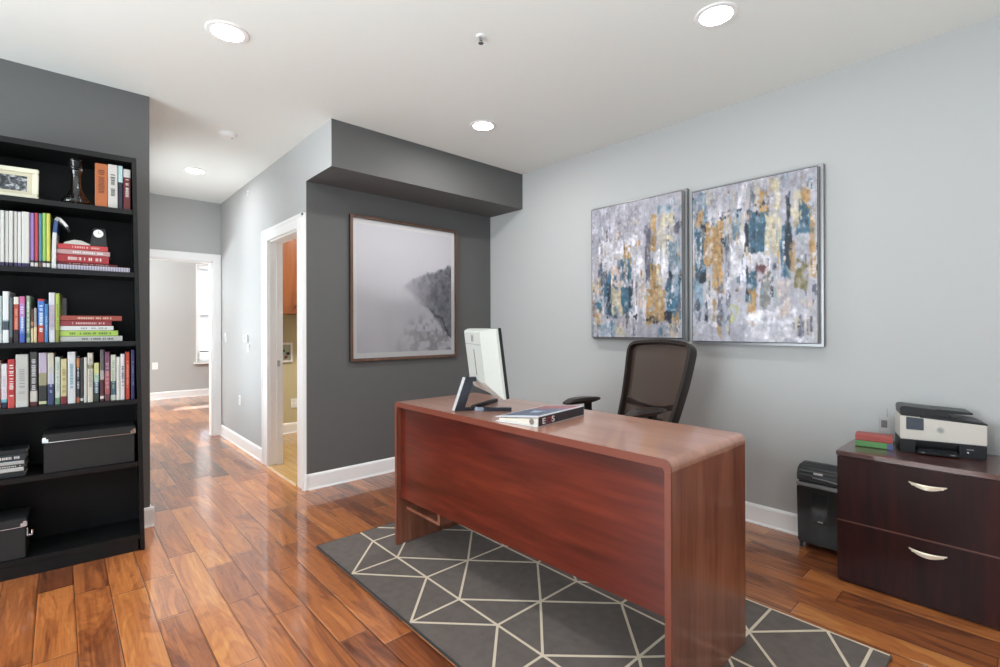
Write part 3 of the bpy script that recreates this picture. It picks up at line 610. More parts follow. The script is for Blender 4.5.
# ------------------------------------------------------------------ rug
RZ = .010
rug_m = mat('rug_pile_grey', (101, 93, 89), .95, noise=.22, scale=26, bump=.6, spec=.1)
rug_l = mat('rug_line_cream', (206, 192, 172), .95, noise=.06, scale=80, spec=.1)
rug_e = mat('rug_binding', (52, 50, 50), .9)
gx = [.985, 1.2155, 1.450, 1.680, 1.865, 2.084]
gy = {0: 2.336, 1: 2.090, 2: 1.835, 3: 1.596, 4: 1.361, 5: 1.132, 6: .908, 7: .712, 8: .523, 9: .39}
RX0, RX1, RY0, RY1 = .981, 2.092, .337, 2.480
mb = MB(); mb.box(RX0, RX1, RY0, RY1, .0004, RZ, .002)
mb.mi = 2; mb.box(RX0 - .006, RX0, RY0, RY1, .0004, RZ - .001, .001); mb.box(RX0 - .006, RX1, RY1, RY1 + .006, .0004, RZ - .001, .001)
mb.mi = 1
LZ = [0.0]
def line(a, b_, w=.0048):
    a, b_ = Vector((a[0], a[1], 0)), Vector((b_[0], b_[1], 0))
    # clip to the rug
    d = b_ - a; t0, t1 = 0.0, 1.0
    for i, lo, hi in ((0, RX0 + .004, RX1 - .002), (1, RY0 + .004, RY1 - .004)):
        if abs(d[i]) < 1e-9:
            continue
        q0, q1 = (lo - a[i]) / d[i], (hi - a[i]) / d[i]
        if q0 > q1: q0, q1 = q1, q0
        t0, t1 = max(t0, q0), min(t1, q1)
    if t0 >= t1: return
    a, b_ = a + d * t0, a + d * t1; n = Vector((-d.y, d.x, 0)).normalized() * w
    LZ[0] += .000012; mb.prism([(a + n)[:2], (b_ + n)[:2], (b_ - n)[:2], (a - n)[:2]], RZ - .002, RZ + .0006 + LZ[0], 'z')
gy[-1] = 2.585; gy[10] = .2
def P_(i, k): return (gx[i], gy[k])
for i in (1, 3): line((gx[i], 2.6), (gx[i], .2))
line((gx[5], RY0), (gx[5], RY1), .004)
for i, par in ((0, 1), (2, 0), (4, 1)):
    for k in range(0, 10):
        if k % 2 != par: continue
        for j in (i - 1, i + 1):
            if 0 <= j <= 5:
                for dk in (-1, 0, 1):
                    if k + dk in gy: line(P_(i, k), P_(j, k + dk))
rg = mb.build('area_rug', [rug_m, rug_l, rug_e]); tag(rg, 'grey area rug with cream geometric triangle lines under the desk', 'rug')

# ------------------------------------------------------------------ desk
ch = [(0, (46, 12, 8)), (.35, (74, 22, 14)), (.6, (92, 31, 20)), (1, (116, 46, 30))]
ch_glare = [(0, (146, 100, 82)), (.4, (168, 120, 100)), (.7, (180, 132, 112)), (1, (190, 144, 124))]  # desk top stops lightened, putting the glare into the colour
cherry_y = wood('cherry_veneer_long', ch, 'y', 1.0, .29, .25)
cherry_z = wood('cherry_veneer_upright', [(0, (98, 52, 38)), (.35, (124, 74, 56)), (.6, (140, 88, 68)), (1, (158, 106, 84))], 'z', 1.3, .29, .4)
cherry_t = wood('cherry_veneer_top', ch_glare, 'y', 1.0, .30, .9)
cherry_e = mat('cherry_edge_band', (112, 58, 44), .32, noise=.08, scale=20)
DX0, DX1, DY0, DY1, DZT = 1.284, 1.80, .698, 2.228, .745
dk = thing('office_desk', 'reddish cherry wood desk with rounded top ends standing on the grey rug', 'desk', (DX0, DY0, RZ + .0016))
ox, oy, oz = DX0, DY0, RZ + .0016; W_, L_, T_ = DX1 - DX0, DY1 - DY0, DZT - oz
def arc(cx, cz, r, a0, a1, n=7): return [(cx + r * math.cos(a0 + (a1 - a0) * k / n), cz + r * math.sin(a0 + (a1 - a0) * k / n)) for k in range(n + 1)]
r_ = .024; pts = [(0, T_ - .034), (.0, T_ - r_)] + arc(r_, T_ - r_, r_, PI, PI / 2)[1:] + arc(L_ - r_, T_ - r_, r_, PI / 2, 0) + [(L_, T_ - .034), (L_ - .021, T_ - .034), (L_ - .026, T_ - .026), (.026, T_ - .026), (.021, T_ - .034)]
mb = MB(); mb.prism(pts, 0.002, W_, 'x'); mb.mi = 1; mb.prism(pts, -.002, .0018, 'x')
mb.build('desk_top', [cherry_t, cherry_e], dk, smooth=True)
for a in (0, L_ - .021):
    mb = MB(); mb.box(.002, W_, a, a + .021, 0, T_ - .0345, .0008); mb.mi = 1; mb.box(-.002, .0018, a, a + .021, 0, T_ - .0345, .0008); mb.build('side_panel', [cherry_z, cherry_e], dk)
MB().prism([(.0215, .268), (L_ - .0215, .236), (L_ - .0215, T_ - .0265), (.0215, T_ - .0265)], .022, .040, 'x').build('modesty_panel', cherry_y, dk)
pd = MB(); pd.box(.055, W_ - .03, L_ - .318, L_ - .300, .170, T_ - .028); pd.box(.055, W_ - .03, L_ - .2995, L_ - .0215, .170, .184); pd.box(W_ - .05, W_ - .03, L_ - .2995, L_ - .0215, .1845, T_ - .028)
ped = pd.build('drawer_pedestal', cherry_z, dk)
for k in range(2): 
    z = .2 + k * .27
    MB().box(W_ - .029, W_ - .012, L_ - .296, L_ - .025, z, z + .262, .001).build('drawer_front', cherry_z, ped)
for (x, y) in ((.05, .012), (.5, .012), (.05, L_ - .012), (.5, L_ - .012)): pass

# ------------------------------------------------------------------ filing cabinet
mah = wood('mahogany_veneer', [(0, (22, 6, 6)), (.4, (34, 10, 10)), (.7, (46, 16, 14)), (1, (58, 23, 19))], 'z', 1.2, .42, .03)
mah.node_tree.nodes['Principled BSDF'].inputs['Specular IOR Level'].default_value = .2
mah_t = wood('mahogany_top', [(0, (50, 22, 19)), (.5, (72, 36, 30)), (1, (92, 50, 42))], 'x', 1.0, .29, .9)
fc = thing('filing_cabinet', 'dark mahogany two drawer lateral filing cabinet by the grey wall', 'filing cabinet', (2.557, .298, 0), -PI / 2)
cw = .307; brass = mat('satin_brass', (238, 228, 208), .3, .45)
MB().box(-cw + .003, cw - .003, .020, .385, .0, .556, .001).build('cabinet_body', mah, fc)
mb = MB().box(-cw, cw, -.004, .388, .5565, .577, .002); mb.build('cabinet_top', mah_t, fc)
for z0, z1, hz in ((.275, .554, .487), (.012, .269, .219)):
    d = MB().box(-cw + .004, cw - .004, 0, .0198, z0, z1, .0015).build('drawer_front', mah, fc)
    n = 14; path, prof = [], []
    mb = MB(); t = bmesh.new(); R = []
    for k in range(n + 1):
        u = -1 + 2 * k / n; x = u * .058; thick = .003 + .012 * (1 - u * u); zc = hz + .003 - .010 * (1 - u * u) + .004; out = -.003 - .018 * (1 - u * u)
        R.append([t.verts.new((x, out + dy, zc + dz)) for dy, dz in ((0, thick * .35), (.004, thick * .7), (.007, 0), (.004, -thick * .7), (0, -thick * .5))])
    for a, b_ in zip(R, R[1:]):
        for q in range(5): t.faces.new((a[q], a[(q + 1) % 5], b_[(q + 1) % 5], b_[q]))
    t.faces.new(R[0][::-1]); t.faces.new(R[-1]); bmesh.ops.recalc_face_normals(t, faces=t.faces); mb.join(t)
    for s_ in (-1, 1): mb.cyl((s_ * .045, -.004, hz + .001), .004, .012, 'y')
    mb.build('handle', brass, d, smooth=True)

MB().box(-cw + .004, cw - .004, .0008, .019, .2698, .2742).build('drawer_edge_band', mat('edge_band_brown', (112, 72, 62), .35), fc)  # lighter strip, paints the light caught along the drawer edge
mah_t.node_tree.nodes['Principled BSDF'].inputs['Coat Roughness'].default_value = .04
# things on the cabinet
def cab(x, y, z=0): return Vector((x, y, .5775 + z))
def lying(label, loc, rz, w, d, h, col, end=None):
    t = thing('book', label, 'book', loc, rz, 'books lying on the filing cabinet'); th = min(.003, h * .2)
    mb = MB(); mats = [cm(col)]
    mb.prism([(0, .003), (.003, 0), (d, 0), (d, th), (th, th), (th, h - th), (d, h - th), (d, h), (.003, h), (0, h - .003)], -w / 2, w / 2, 'x')
    if end: mats.append(cm(end)); mb.mi = 1; mb.box(w / 2 - .02, w / 2 + .0006, -.0008, .01, .001, h - .001)
    mb.build('cover', mats, t); MB().box(-w / 2 + .003, w / 2 - .003, th + .0004, d - .004, th, h - th).build('pages', paper, t)
lying('green book with a blue corner under the red one on the cabinet', cab(2.715, .499), -PI / 2 + .10, .134, .078, .0265, (98, 168, 88), (90, 95, 160))
lying('coral red book lying on the green one beside the printer', cab(2.717, .500, .027), -PI / 2 + .11, .134, .078, .0285, (200, 78, 70))
t = thing('cordless_phone', 'small silver handset with a thin antenna standing in a black base', 'phone', cab(2.832, .478), -PI / 2 + .2)
MB().box(-.027, .027, -.02, .025, 0, .018, .004).build('charging_base', blk, t)
MB().box(-.023, .023, -.010, .012, .0185, .130, .006).build('handset', mat('silver_plastic', (165, 165, 165), .35, .4), t)
MB().box(-.014, .008, -.0112, -.0098, .080, .114, .001).build('display', mat('phone_display', (95, 95, 100), .2), t)
MB().cyl((.008, 0, .149), .0024, .038, n=12, r2=.0015).build('antenna', mat('antenna_grey', (150, 150, 150), .4), t)
t = thing('stapler', 'small black stapler on the cabinet at the right frame edge', 'stapler', cab(2.765, .085), -PI / 2 - .1)
MB().box(-.020, .09, -.014, .014, 0, .008, .003).build('stapler_base', blk, t); MB().prism([(-.018, .0085), (.088, .0085), (.09, .016), (.03, .03), (-.015, .032)], -.011, .011, 'y', bev=.003).build('stapler_arm', blk, t)

# printer
pr = thing('printer', 'white and black multifunction inkjet printer on the filing cabinet', 'printer', cab(2.724, .407), math.atan2(-.966, .26))
pw = .276; pwhite = mat('printer_white', (205, 200, 192), .4); pblk = mat('printer_black', (26, 27, 31), .35, noise=.06)
base_p = MB(); base_p.box(0, .052, .004, .165, 0, .057, .003); base_p.box(.192, pw, .004, .165, 0, .057, .003); base_p.box(.052, .192, .06, .165, 0, .057); base_p.box(.052, .192, .012, .06, .045, .057, .002)
base_p.build('printer_base', pblk, pr)
ot = MB(); ot.box(.054, .190, -.022, .058, .004, .017, .004); ot.box(.060, .184, -.010, .058, .018, .0235, .002); ot.build('paper_tray', pblk, pr)
MB().box(.160, .175, -.0235, -.0220, .008, .013, .0005).box(.068, .078, -.0235, -.0220, .008, .013, .0005).build('tray_mark', mat('tray_mark_grey', (130, 132, 135), .4), pr)
MB().box(.214, .236, .001, .004, .034, .038, .0005).build('usb_label', mat('tray_mark_grey', (130, 132, 135), .4), pr)
MB().cyl((.218, .002, .024), .003, .004, 'y').build('power_light', mat('power_lens', (225, 228, 230), .3), pr)
body = MB().prism([(0, .0575), (pw, .0575), (pw, .140), (.0, .158)], 0, .168, 'y', bev=.003).build('printer_body', pwhite, pr)
MB().prism([(.020, .101), (.078, .101), (.078, .151), (.020, .1545)], -.003, .004, 'y', bev=.001).build('control_screen', mat('screen_navy', (28, 34, 52), .15), pr)
lg = MB(); C0 = (.132, -.0012, .108); lg.cyl(C0, .0125, .002, 'y', n=32); lg.build('logo_disc', mat('logo_silver', (182, 180, 178), .3, .4), pr)
lg = MB()   # two slanted stems of the lettered emblem
for x, z0, z1 in ((-.0055, -.004, .0085), (-.0018, -.004, .0025), (.0022, -.0085, .0025), (.0055, -.002, .0025)):
    lg.prism([(C0[0] + x + z0 * .35, C0[2] + z0), (C0[0] + x + .0014 + z0 * .35, C0[2] + z0), (C0[0] + x + .0014 + z1 * .35, C0[2] + z1), (C0[0] + x + z1 * .35, C0[2] + z1)], -.0032, -.0018, 'y')
lg.build('logo_letters', mat('logo_grey', (110, 110, 112), .4), pr)
MB().prism([(.072, .1525), (pw + .002, .1405), (pw + .002, .1465), (.262, .151), (.072, .166)], .002, .165, 'y', bev=.0015).build('scanner_lid', pblk, pr)
MB().prism([(.003, .1585), (.150, .1605), (.172, .165), (.150, .188), (.010, .199), (.0, .192)], .012, .155, 'y', bev=.003).build('document_feeder', pblk, pr)
MB().prism([(.118, .186), (.150, .175), (.238, .178), (.238, .186), (.12, .193)], .02, .145, 'y', bev=.002).build('feeder_tray', pblk, pr)

# ------------------------------------------------------------------ paper shredder
sr = thing('paper_shredder', 'black paper shredder with a silver band and window beside the filing cabinet', 'paper shredder', (2.800, .728, 0), -PI / 2)
sw = .107
MB().prism([(-sw + .005, .031), (sw - .005, .031), (sw, .316), (-sw, .316)], 0, .148, 'y', bev=.006).build('bin', mat('shredder_black', (12, 12, 13), .3), sr)
MB().box(-sw - .001, sw + .001, -.003, .149, .3165, .334, .003).build('silver_band', mat('band_silver', (135, 137, 138), .4, .3), sr)
hd = MB(); t = bmesh.new()
prof = [(-.002, .3345), (.149, .3345), (.149, .408), (.110, .424), (.05, .423), (.012, .407), (-.002, .382)]
A = [t.verts.new((-sw, y, z)) for y, z in prof]; B_ = [t.verts.new((sw, y, z)) for y, z in prof]
t.faces.new(A); t.faces.new(B_[::-1])
for k in range(len(prof)): t.faces.new((A[k], B_[k], B_[(k + 1) % len(prof)], A[(k + 1) % len(prof)]))
bmesh.ops.recalc_face_normals(t, faces=t.faces); bmesh.ops.bevel(t, geom=t.edges[:], offset=.010, segments=3, affect='EDGES', clamp_overlap=True)
hd.join(t); hd.build('shredder_head', mat('shredder_head_black', (34, 36, 38), .32, noise=.05), sr, smooth=True)
MB().box(-.07, .07, .068, .074, .4215, .4245).build('paper_slot', mat('slot_black', (10, 10, 10), .5), sr)
MB().box(-.030, .010, -.0035, -.0018, .384, .394, .0005).build('brand_mark', mat('mark_white', (205, 205, 205), .4), sr)
MB().prism([(-.035, .366), (.03, .362), (sw - .004, .352), (sw - .004, .358), (.03, .368), (-.035, .370)], -.0038, -.0015, 'y').build('trim_line', mat('band_silver', (135, 137, 138), .4, .3), sr)
MB().box(-.040, .030, -.0022, .003, .138, .292, .008).build('bin_window', mat('window_smoke', (34, 36, 39), .08, noise=.5, scale=40), sr)
MB().box(-.012, .010, -.0030, -.0020, .150, .156, .0004).build('window_mark', mat('mark_white', (205, 205, 205), .4), sr)
for x in (-sw + .016, sw - .016):
    for y in (.022, .128):
        c = MB().cyl((x, y, .0105), .010, .012, 'x', n=20).build('caster', blk, sr)
        MB().box(x - .009, x + .009, y - .006, y + .006, .0208, .0309, .001).build('caster_fork', blk, c)

# ------------------------------------------------------------------ office chair
cf = mat('chair_black_plastic', (26, 21, 21), .38, noise=.06); cfab = mat('chair_fabric', (52, 46, 44), .85, noise=.2, scale=300, bump=.4)
cfr = mat('chair_frame_taupe', (38, 28, 25), .35, noise=.06)
m_mesh, nt, b = nodes('chair_mesh_fabric'); b.inputs['Base Color'].default_value = lin((96, 76, 66)); b.inputs['Roughness'].default_value = .8
tcn = nt.nodes.new('ShaderNodeTexCoord'); wv = nt.nodes.new('ShaderNodeTexWave'); wv.inputs['Scale'].default_value = 90; wv.bands_direction = 'Z'
nt.links.new(tcn.outputs['Object'], wv.inputs['Vector']); nt.links.new(mth(nt, 'ADD', mth(nt, 'MULTIPLY', wv.outputs['Fac'], .2), .80), b.inputs['Alpha'])
CH = math.radians(169)
oc = thing('office_chair', 'black mesh back office chair behind the desk in front of the paintings', 'office chair', (2.268, 1.565, 0), CH)
MB().cyl((0, 0, .25), .025, .3, n=20).cyl((0, 0, .13), .04, .12, n=20).build('gas_column', cf, oc)
for k in range(5):
    a = 2 * PI * k / 5 + PI / 5 + .19; M = Matrix.Rotation(a, 4, 'Z')
    l = MB(); l.sweep([(.02, 0, .095), (.10, 0, .085), (.16, 0, .066), (.185, 0, .062)], [(-.022, -.012), (.022, -.012), (.018, .012), (-.018, .012)], M=M); leg = l.build('base_leg', cf, oc)
    c = MB(); c.cyl((.175, -.014, .0275), .027, .02, 'y', M=M).cyl((.175, .014, .0275), .027, .02, 'y', M=M).cyl((.175, 0, .045), .006, .035, M=M); c.build('caster', blk, leg)
st = MB(); st.box(-.22, .23, -.225, .225, .385, .440, .024, seg=4); st.build('seat', cfab, oc, smooth=True)
MB().box(-.20, .20, -.20, .20, .362, .3845, .008).box(-.12, .10, -.07, .07, .335, .3615, .005).build('seat_pan', cf, oc)
def bx_(y, z):      # the back's curved surface
    q = (z - .46) / .56; return -.198 - .195 * q - .02 * math.sin(q * PI) + .55 * y * y
def outline(t):
    """closed back outline, t 0..1 -> (y, z)"""
    pts = [(0, .50), (.12, .50), (.165, .515), (.182, .56), (.197, .70), (.212, .84), (.220, .94), (.221, .985), (.205, 1.013), (.16, 1.026), (0, 1.036)]
    full = pts + [(-y, z) for y, z in pts[-2:0:-1]]
    n = len(full); s_ = t * n; i = int(s_) % n; f = s_ - int(s_)
    p0, p1, p2, p3 = [full[(i + k) % n] for k in (-1, 0, 1, 2)]
    return tuple(.5 * (2 * p1[k] + (p2[k] - p0[k]) * f + (2 * p0[k] - 5 * p1[k] + 4 * p2[k] - p3[k]) * f * f + (3 * p1[k] - p0[k] - 3 * p2[k] + p3[k]) * f ** 3) for k in (0, 1))
N = 80; ring = [outline(k / N) for k in range(N)]; path = [Vector((bx_(y, z), y, z)) for y, z in ring]
mb = MB(); prof = [(-.011, -.030), (.009, -.034), (.013, -.005), (.011, .026), (-.008, .028), (-.014, .004)]
t = bmesh.new(); R = []
for i in range(N):
    d = (path[(i + 1) % N] - path[i - 1]).normalized(); nx = Vector((1, 0, .25)).normalized(); side = d.cross(nx).normalized()
    R.append([t.verts.new(path[i] + side * q[0] + nx * q[1]) for q in prof])
for i in range(N):
    a, b_ = R[i], R[(i + 1) % N]
    for k in range(6): t.faces.new((a[k], a[(k + 1) % 6], b_[(k + 1) % 6], b_[k]))
bmesh.ops.recalc_face_normals(t, faces=t.faces); mb.join(t); mb.build('back_frame', cfr, oc, smooth=True)
def backpatch(z0, z1, shrink, thick, name, m, off=0.0):
    t = bmesh.new(); nz, ny = 16, 14; G = []
    for i in range(nz + 1):
        z = z0 + (z1 - z0) * i / nz
        # half width at this height
        hw = np.interp(z, [.50, .56, .70, .84, .94, .985, 1.013, 1.026], [.160, .182, .197, .212, .220, .221, .205, .175]) - shrink
        G.append([t.verts.new((bx_(-hw + 2 * hw * k / ny, z) + off, -hw + 2 * hw * k / ny, z)) for k in range(ny + 1)])
    for i in range(nz):
        for k in range(ny): t.faces.new((G[i][k], G[i][k + 1], G[i + 1][k + 1], G[i + 1][k]))
    if thick: bmesh.ops.solidify(t, geom=t.faces[:], thickness=thick)
    bmesh.ops.recalc_face_normals(t, faces=t.faces)
    q = MB(); q.join(t); return q.build(name, m, oc, smooth=True)
backpatch(.515, 1.026, .010, .002, 'back_mesh', m_mesh)
q = MB(); q.sweep([(bx_(y, .665 + .25 * y * y) - .004, y, .655 + .9 * y * y) for y in [-.185 + .37 * k / 14 for k in range(15)]], [(-.006, -.016), (.008, -.016), (.008, .016), (-.006, .016)], up=Vector((0, 0, 1))); q.build('cross_strap', cfr, oc, smooth=True)
q = MB(); q.box(bx_(0, .6) + .002, bx_(0, .6) + .034, -.13, .13, .545, .615, .014, seg=4); q.build('lumbar_pad', cfab, oc, smooth=True)
q = MB(); q.sweep([(-.09, 0, .35), (-.24, 0, .345), (-.285, 0, .40), (-.275, 0, .55)], [(-.03, -.012), (.03, -.012), (.03, .012), (-.03, .012)], up=Vector((0, 1, 0)) if False else Vector((1, 0, .01))) if False else q.box(-.30, -.08, -.03, .03, .336, .355, .004).box(-.305, -.27, -.03, .03, .34, .56, .006)
q.build('back_support', cf, oc)
for s_ in (-1, 1):
    y = s_ * .245
    post = MB(); post.box(-.045, .005, y - .010, y + .010, .40, .683, .004); post.box(-.03, -.0, min(y, y - s_ * .12), max(y, y - s_ * .12), .345, .361, .003); post.box(-.035, .0, y - .012, y + .012, .345, .42, .004)
    arm = post.build('armrest', cf, oc)
    t = bmesh.new(); R = []; n = 16
    for k in range(n + 1):
        u = k / n; x = -.105 + .262 * u; wd = .037 * (1 - .5 * abs(2 * u - 1) ** 4); zt = .715 - .010 * (2 * u - 1) ** 2 - (.012 * max(0, u - .8) / .2) ; zb = .678 + .012 * (2 * u - 1) ** 2 - .010 * max(0, (u - .6)) / .4
        R.append([t.verts.new((x, y + a * wd, z)) for a, z in ((-1, (zt + zb) / 2), (-.8, zt - .003), (0, zt), (.8, zt - .003), (1, (zt + zb) / 2), (.7, zb), (-.7, zb))])
    for a, b_ in zip(R, R[1:]):
        for k in range(7): t.faces.new((a[k], a[(k + 1) % 7], b_[(k + 1) % 7], b_[k]))
    t.faces.new(R[0][::-1]); t.faces.new(R[-1]); bmesh.ops.recalc_face_normals(t, faces=t.faces)
    p = MB(); p.join(t); p.build('arm_pad', cfr, arm, smooth=True)

# ------------------------------------------------------------------ monitor
mo = thing('monitor', 'white backed computer monitor on a dark stand seen from behind on the desk', 'monitor', (1.420, 1.712, DZT + .0005), math.atan2(-.905, -.424))
mwht = mat('monitor_white', (190, 193, 188), .35); mdk = mat('stand_dark_metal', (52, 54, 62), .22, .5); msl = mat('stand_silver', (215, 217, 220), .3, .3)
TL = math.radians(7)
PM = Matrix.Translation((0, .050, .084)) @ Matrix.Rotation(TL, 4, 'X')   # leans back: top goes to -y
t = bmesh.new(); hw_, ph = .25, .292
def rect(x0, x1, z0, z1, y): return [t.verts.new(p) for p in ((x0, y, z0), (x1, y, z0), (x1, y, z1), (x0, y, z1))]
a = rect(-hw_, hw_, 0, ph, 0); b_ = rect(-hw_, hw_, 0, ph, -.010); c_ = rect(-.165, .150, .05, ph - .004, -.045); d_ = rect(-.155, .135, .06, ph - .012, -.050)
t.faces.new(a[::-1])
for p, q in ((a, b_), (b_, c_), (c_, d_)):
    for k in range(4): t.faces.new((p[k], p[(k + 1) % 4], q[(k + 1) % 4], q[k]))
t.faces.new(d_); bmesh.ops.recalc_face_normals(t, faces=t.faces)
mb = MB(); mb.join(t, PM); mb.build('back_housing', mwht, mo)
MB().box(-hw_ - .001, hw_ + .001, .0005, .014, -.001, ph + .001, .002, M=PM).build('bezel', mat('bezel_black', (14, 14, 16), .3), mo)
MB().box(-hw_ + .008, hw_ - .008, .0135, .0146, .012, ph - .008, M=PM).build('screen', mat('screen_off', (8, 9, 12), .08), mo)
MB().box(-.155, .135, -.0512, -.0495, ph - .066, ph - .0645, M=PM).build('seam_line', mat('seam_grey', (95, 97, 98), .5), mo)
MB().box(-.004, .004, -.0516, -.0490, .085, .205, .001, M=PM).build('cable_slot', mat('slot_grey', (110, 110, 108), .5), mo)
lg = MB()
for k in range(4):
    x = -.030 + k * .012; lg.prism([(x, ph - .054), (x + .003, ph - .054), (x + .012, ph - .026 + (0 if k % 2 else .004)), (x + .009, ph - .026 + (0 if k % 2 else .004))], -.0516, -.0498, 'y', M=PM)
lg.build('logo_bars', chrome, mo)
sd = MB(); AX = (-.045, -.010)
sd.prism([(-.112, 0), (-.068, 0), (-.022, .142), (-.060, .150)], AX[0], AX[1], 'x', bev=.002); sd.mi = 1
sd.prism([(-.117, .001), (-.1125, .001), (-.0605, .151), (-.066, .151)], AX[0] - .001, AX[1] + .001, 'x', bev=.001); sd.mi = 0
sd.box(AX[0], AX[1], -.062, -.011, .132, .152, .002); sd.build('stand_arm', [mdk, msl], mo)
path = [(-.235, .150), (-.150, .075), (-.088, .018), (-.060, -.010), (-.035, -.022), (-.008, -.012), (.012, .020), (.036, .075), (.060, .135)]
pp = []
for k in range(len(path) - 1):
    for f_ in range(4): pp.append((path[k][0] + (path[k + 1][0] - path[k][0]) * f_ / 4, path[k][1] + (path[k + 1][1] - path[k][1]) * f_ / 4, .0075))
pp.append((path[-1][0], path[-1][1], .0075))
ft = MB(); ft.sweep(pp, [(-.011, -.0073), (.011, -.0073), (.009, .0088), (-.009, .0088)]); ft.box(-.044, -.012, -.110, -.022, .0002, .011, .002)
ft.build('stand_foot', mdk, mo)

# ------------------------------------------------------------------ ring binder
rbz = math.atan2(.133, .991)
rb = thing('ring_binder', 'ring binder with blue cover and black lettered spine lying on the desk', 'binder', (1.338, 1.272, DZT + .0006), rbz)
bw, bl, h0, h1 = .206, .342, .040, .019
wv_ = mat('vinyl_white', (215, 216, 222), .3); navy = mat('insert_navy', (28, 32, 55), .25)
MB().box(0, bl, 0, bw, 0, .0025, .0008).build('back_cover', wv_, rb)
sp_ = MB().box(0, bl, -.0028, -.0002, .0, h0, .0008).build('spine', wv_, rb)
MB().box(.006, bl - .004, -.0036, -.0029, .003, h0 - .003).build('spine_insert', mat('insert_black', (22, 22, 34), .3), sp_)
tiltM = Matrix.Translation((0, 0, h0 - .0026)) @ Matrix.Rotation(-math.atan2(h0 - h1, bw), 4, 'X')
cv = MB().box(0, bl, 0, bw + .002, 0, .0025, .0008, M=tiltM).build('front_cover', wv_, rb)
blue, nt, b = nodes('insert_blue'); tcn = nt.nodes.new('ShaderNodeTexCoord'); nn = nt.nodes.new('ShaderNodeTexNoise'); nn.inputs['Scale'].default_value = 14; nt.links.new(tcn.outputs['Object'], nn.inputs['Vector'])
nt.links.new(ramp(nt, nn.outputs['Fac'], [(.3, (14, 34, 72)), (.55, (26, 66, 112)), (.8, (84, 132, 170))]), b.inputs['Base Color']); b.inputs['Roughness'].default_value = .2
MB().box(.030, .235, .012, bw - .008, .0026, .0031, M=tiltM).build('blue_insert', blue, cv)
MB().box(.236, bl - .008, .012, bw - .008, .0026, .0031, M=tiltM).build('red_insert', mat('insert_red', (165, 70, 80), .25), cv)
MB().box(.115, .150, .080, .125, .0032, .0035, M=tiltM).box(.155, .165, .07, .135, .0032, .0035, M=tiltM).build('insert_emblem', mat('emblem_pale', (150, 175, 195), .4), cv)
MB().prism([(.004, .0032), (bw - .012, .0032), (bw - .012, h1 - .006), (.004, h0 - .008)], .006, bl - .006, 'x').build('pages', paper, rb)
MB().cyl((.004, .028, .018), .011, .002, 'x', n=20).build('ring', chrome, rb)
def text(body, size, m, parent, M, name='spine_lettering'):
    cu = bpy.data.curves.new('txt', 'FONT'); cu.body = body; cu.size = size; cu.extrude = .0003; cu.offset = .0006
    to = bpy.data.objects.new('txt', cu); COL.objects.link(to); dg = bpy.context.evaluated_depsgraph_get()
    me = bpy.data.meshes.new_from_object(to.evaluated_get(dg)); bpy.data.objects.remove(to); me.name = name
    me.transform(M); me.materials.clear(); me.materials.append(m); o = bpy.data.objects.new(name, me); COL.objects.link(o); o.parent = parent; return o
RX = Matrix.Rotation(PI / 2, 4, 'X'); SX = Matrix.Diagonal((1.5, 1, 1, 1))
text('E', .031, mat('letter_white', (228, 225, 228), .4), sp_, Matrix.Translation((.028, -.0042, .009)) @ RX @ SX)
text('O', .031, mat('letter_red', (150, 40, 62), .4), sp_, Matrix.Translation((.056, -.0042, .009)) @ RX @ SX)
text('S', .031, mat('letter_white', (228, 225, 228), .4), sp_, Matrix.Translation((.092, -.0042, .009)) @ RX @ SX)

# ------------------------------------------------------------------ pictures on the walls
def vnoise(x, y, seed):
    """smooth value noise on numpy arrays"""
    r = np.random.RandomState(seed).rand(64, 64); xi = np.floor(x).astype(int); yi = np.floor(y).astype(int); fx = x - xi; fy = y - yi
    fx = fx * fx * (3 - 2 * fx); fy = fy * fy * (3 - 2 * fy); g = lambda i, j: r[i % 64, j % 64]
    return (g(xi, yi) * (1 - fx) + g(xi + 1, yi) * fx) * (1 - fy) + (g(xi, yi + 1) * (1 - fx) + g(xi + 1, yi + 1) * fx) * fy
def fbm(x, y, seed, o=4):
    s = 0; a = .5; t = 0
    for k in range(o): s = s + a * vnoise(x * 2 ** k, y * 2 ** k, seed + k); t += a; a *= .5
    return s / t
def s2l(c):
    c = np.clip(np.asarray(c, float) / 255, 0, 1); return np.where(c <= .04045, c / 12.92, ((c + .055) / 1.055) ** 2.4)
cmat, nt, b = nodes('painted_surface'); at = nt.nodes.new('ShaderNodeAttribute'); at.attribute_name = 'paint'; nt.links.new(at.outputs['Color'], b.inputs['Base Color']); b.inputs['Roughness'].default_value = .55
def painted(name, w, h, nx, ny, rgb, parent, material, y=0.0, relief=None):
    """flat sheet facing -y, lower left at the origin, coloured per vertex"""
    xs = np.linspace(0, w, nx); zs = np.linspace(h, 0, ny); X, Z = np.meshgrid(xs, zs)
    Y = np.full_like(X, y) if relief is None else y - relief
    co = np.stack([X, Y, Z], -1).reshape(-1, 3)
    i = np.arange(nx - 1)[None, :] + nx * np.arange(ny - 1)[:, None]; F = np.stack([i, i + nx, i + nx + 1, i + 1], -1).reshape(-1, 4)
    me = bpy.data.meshes.new(name); me.from_pydata(co.tolist(), [], F.tolist())
    a = me.color_attributes.new('paint', 'FLOAT_COLOR', 'POINT'); c = np.ones((nx * ny, 4), np.float32); c[:, :3] = s2l(rgb).reshape(-1, 3); a.data.foreach_set('color', c.ravel())
    me.materials.append(material); o = bpy.data.objects.new(name, me); COL.objects.link(o); o.parent = parent; return o
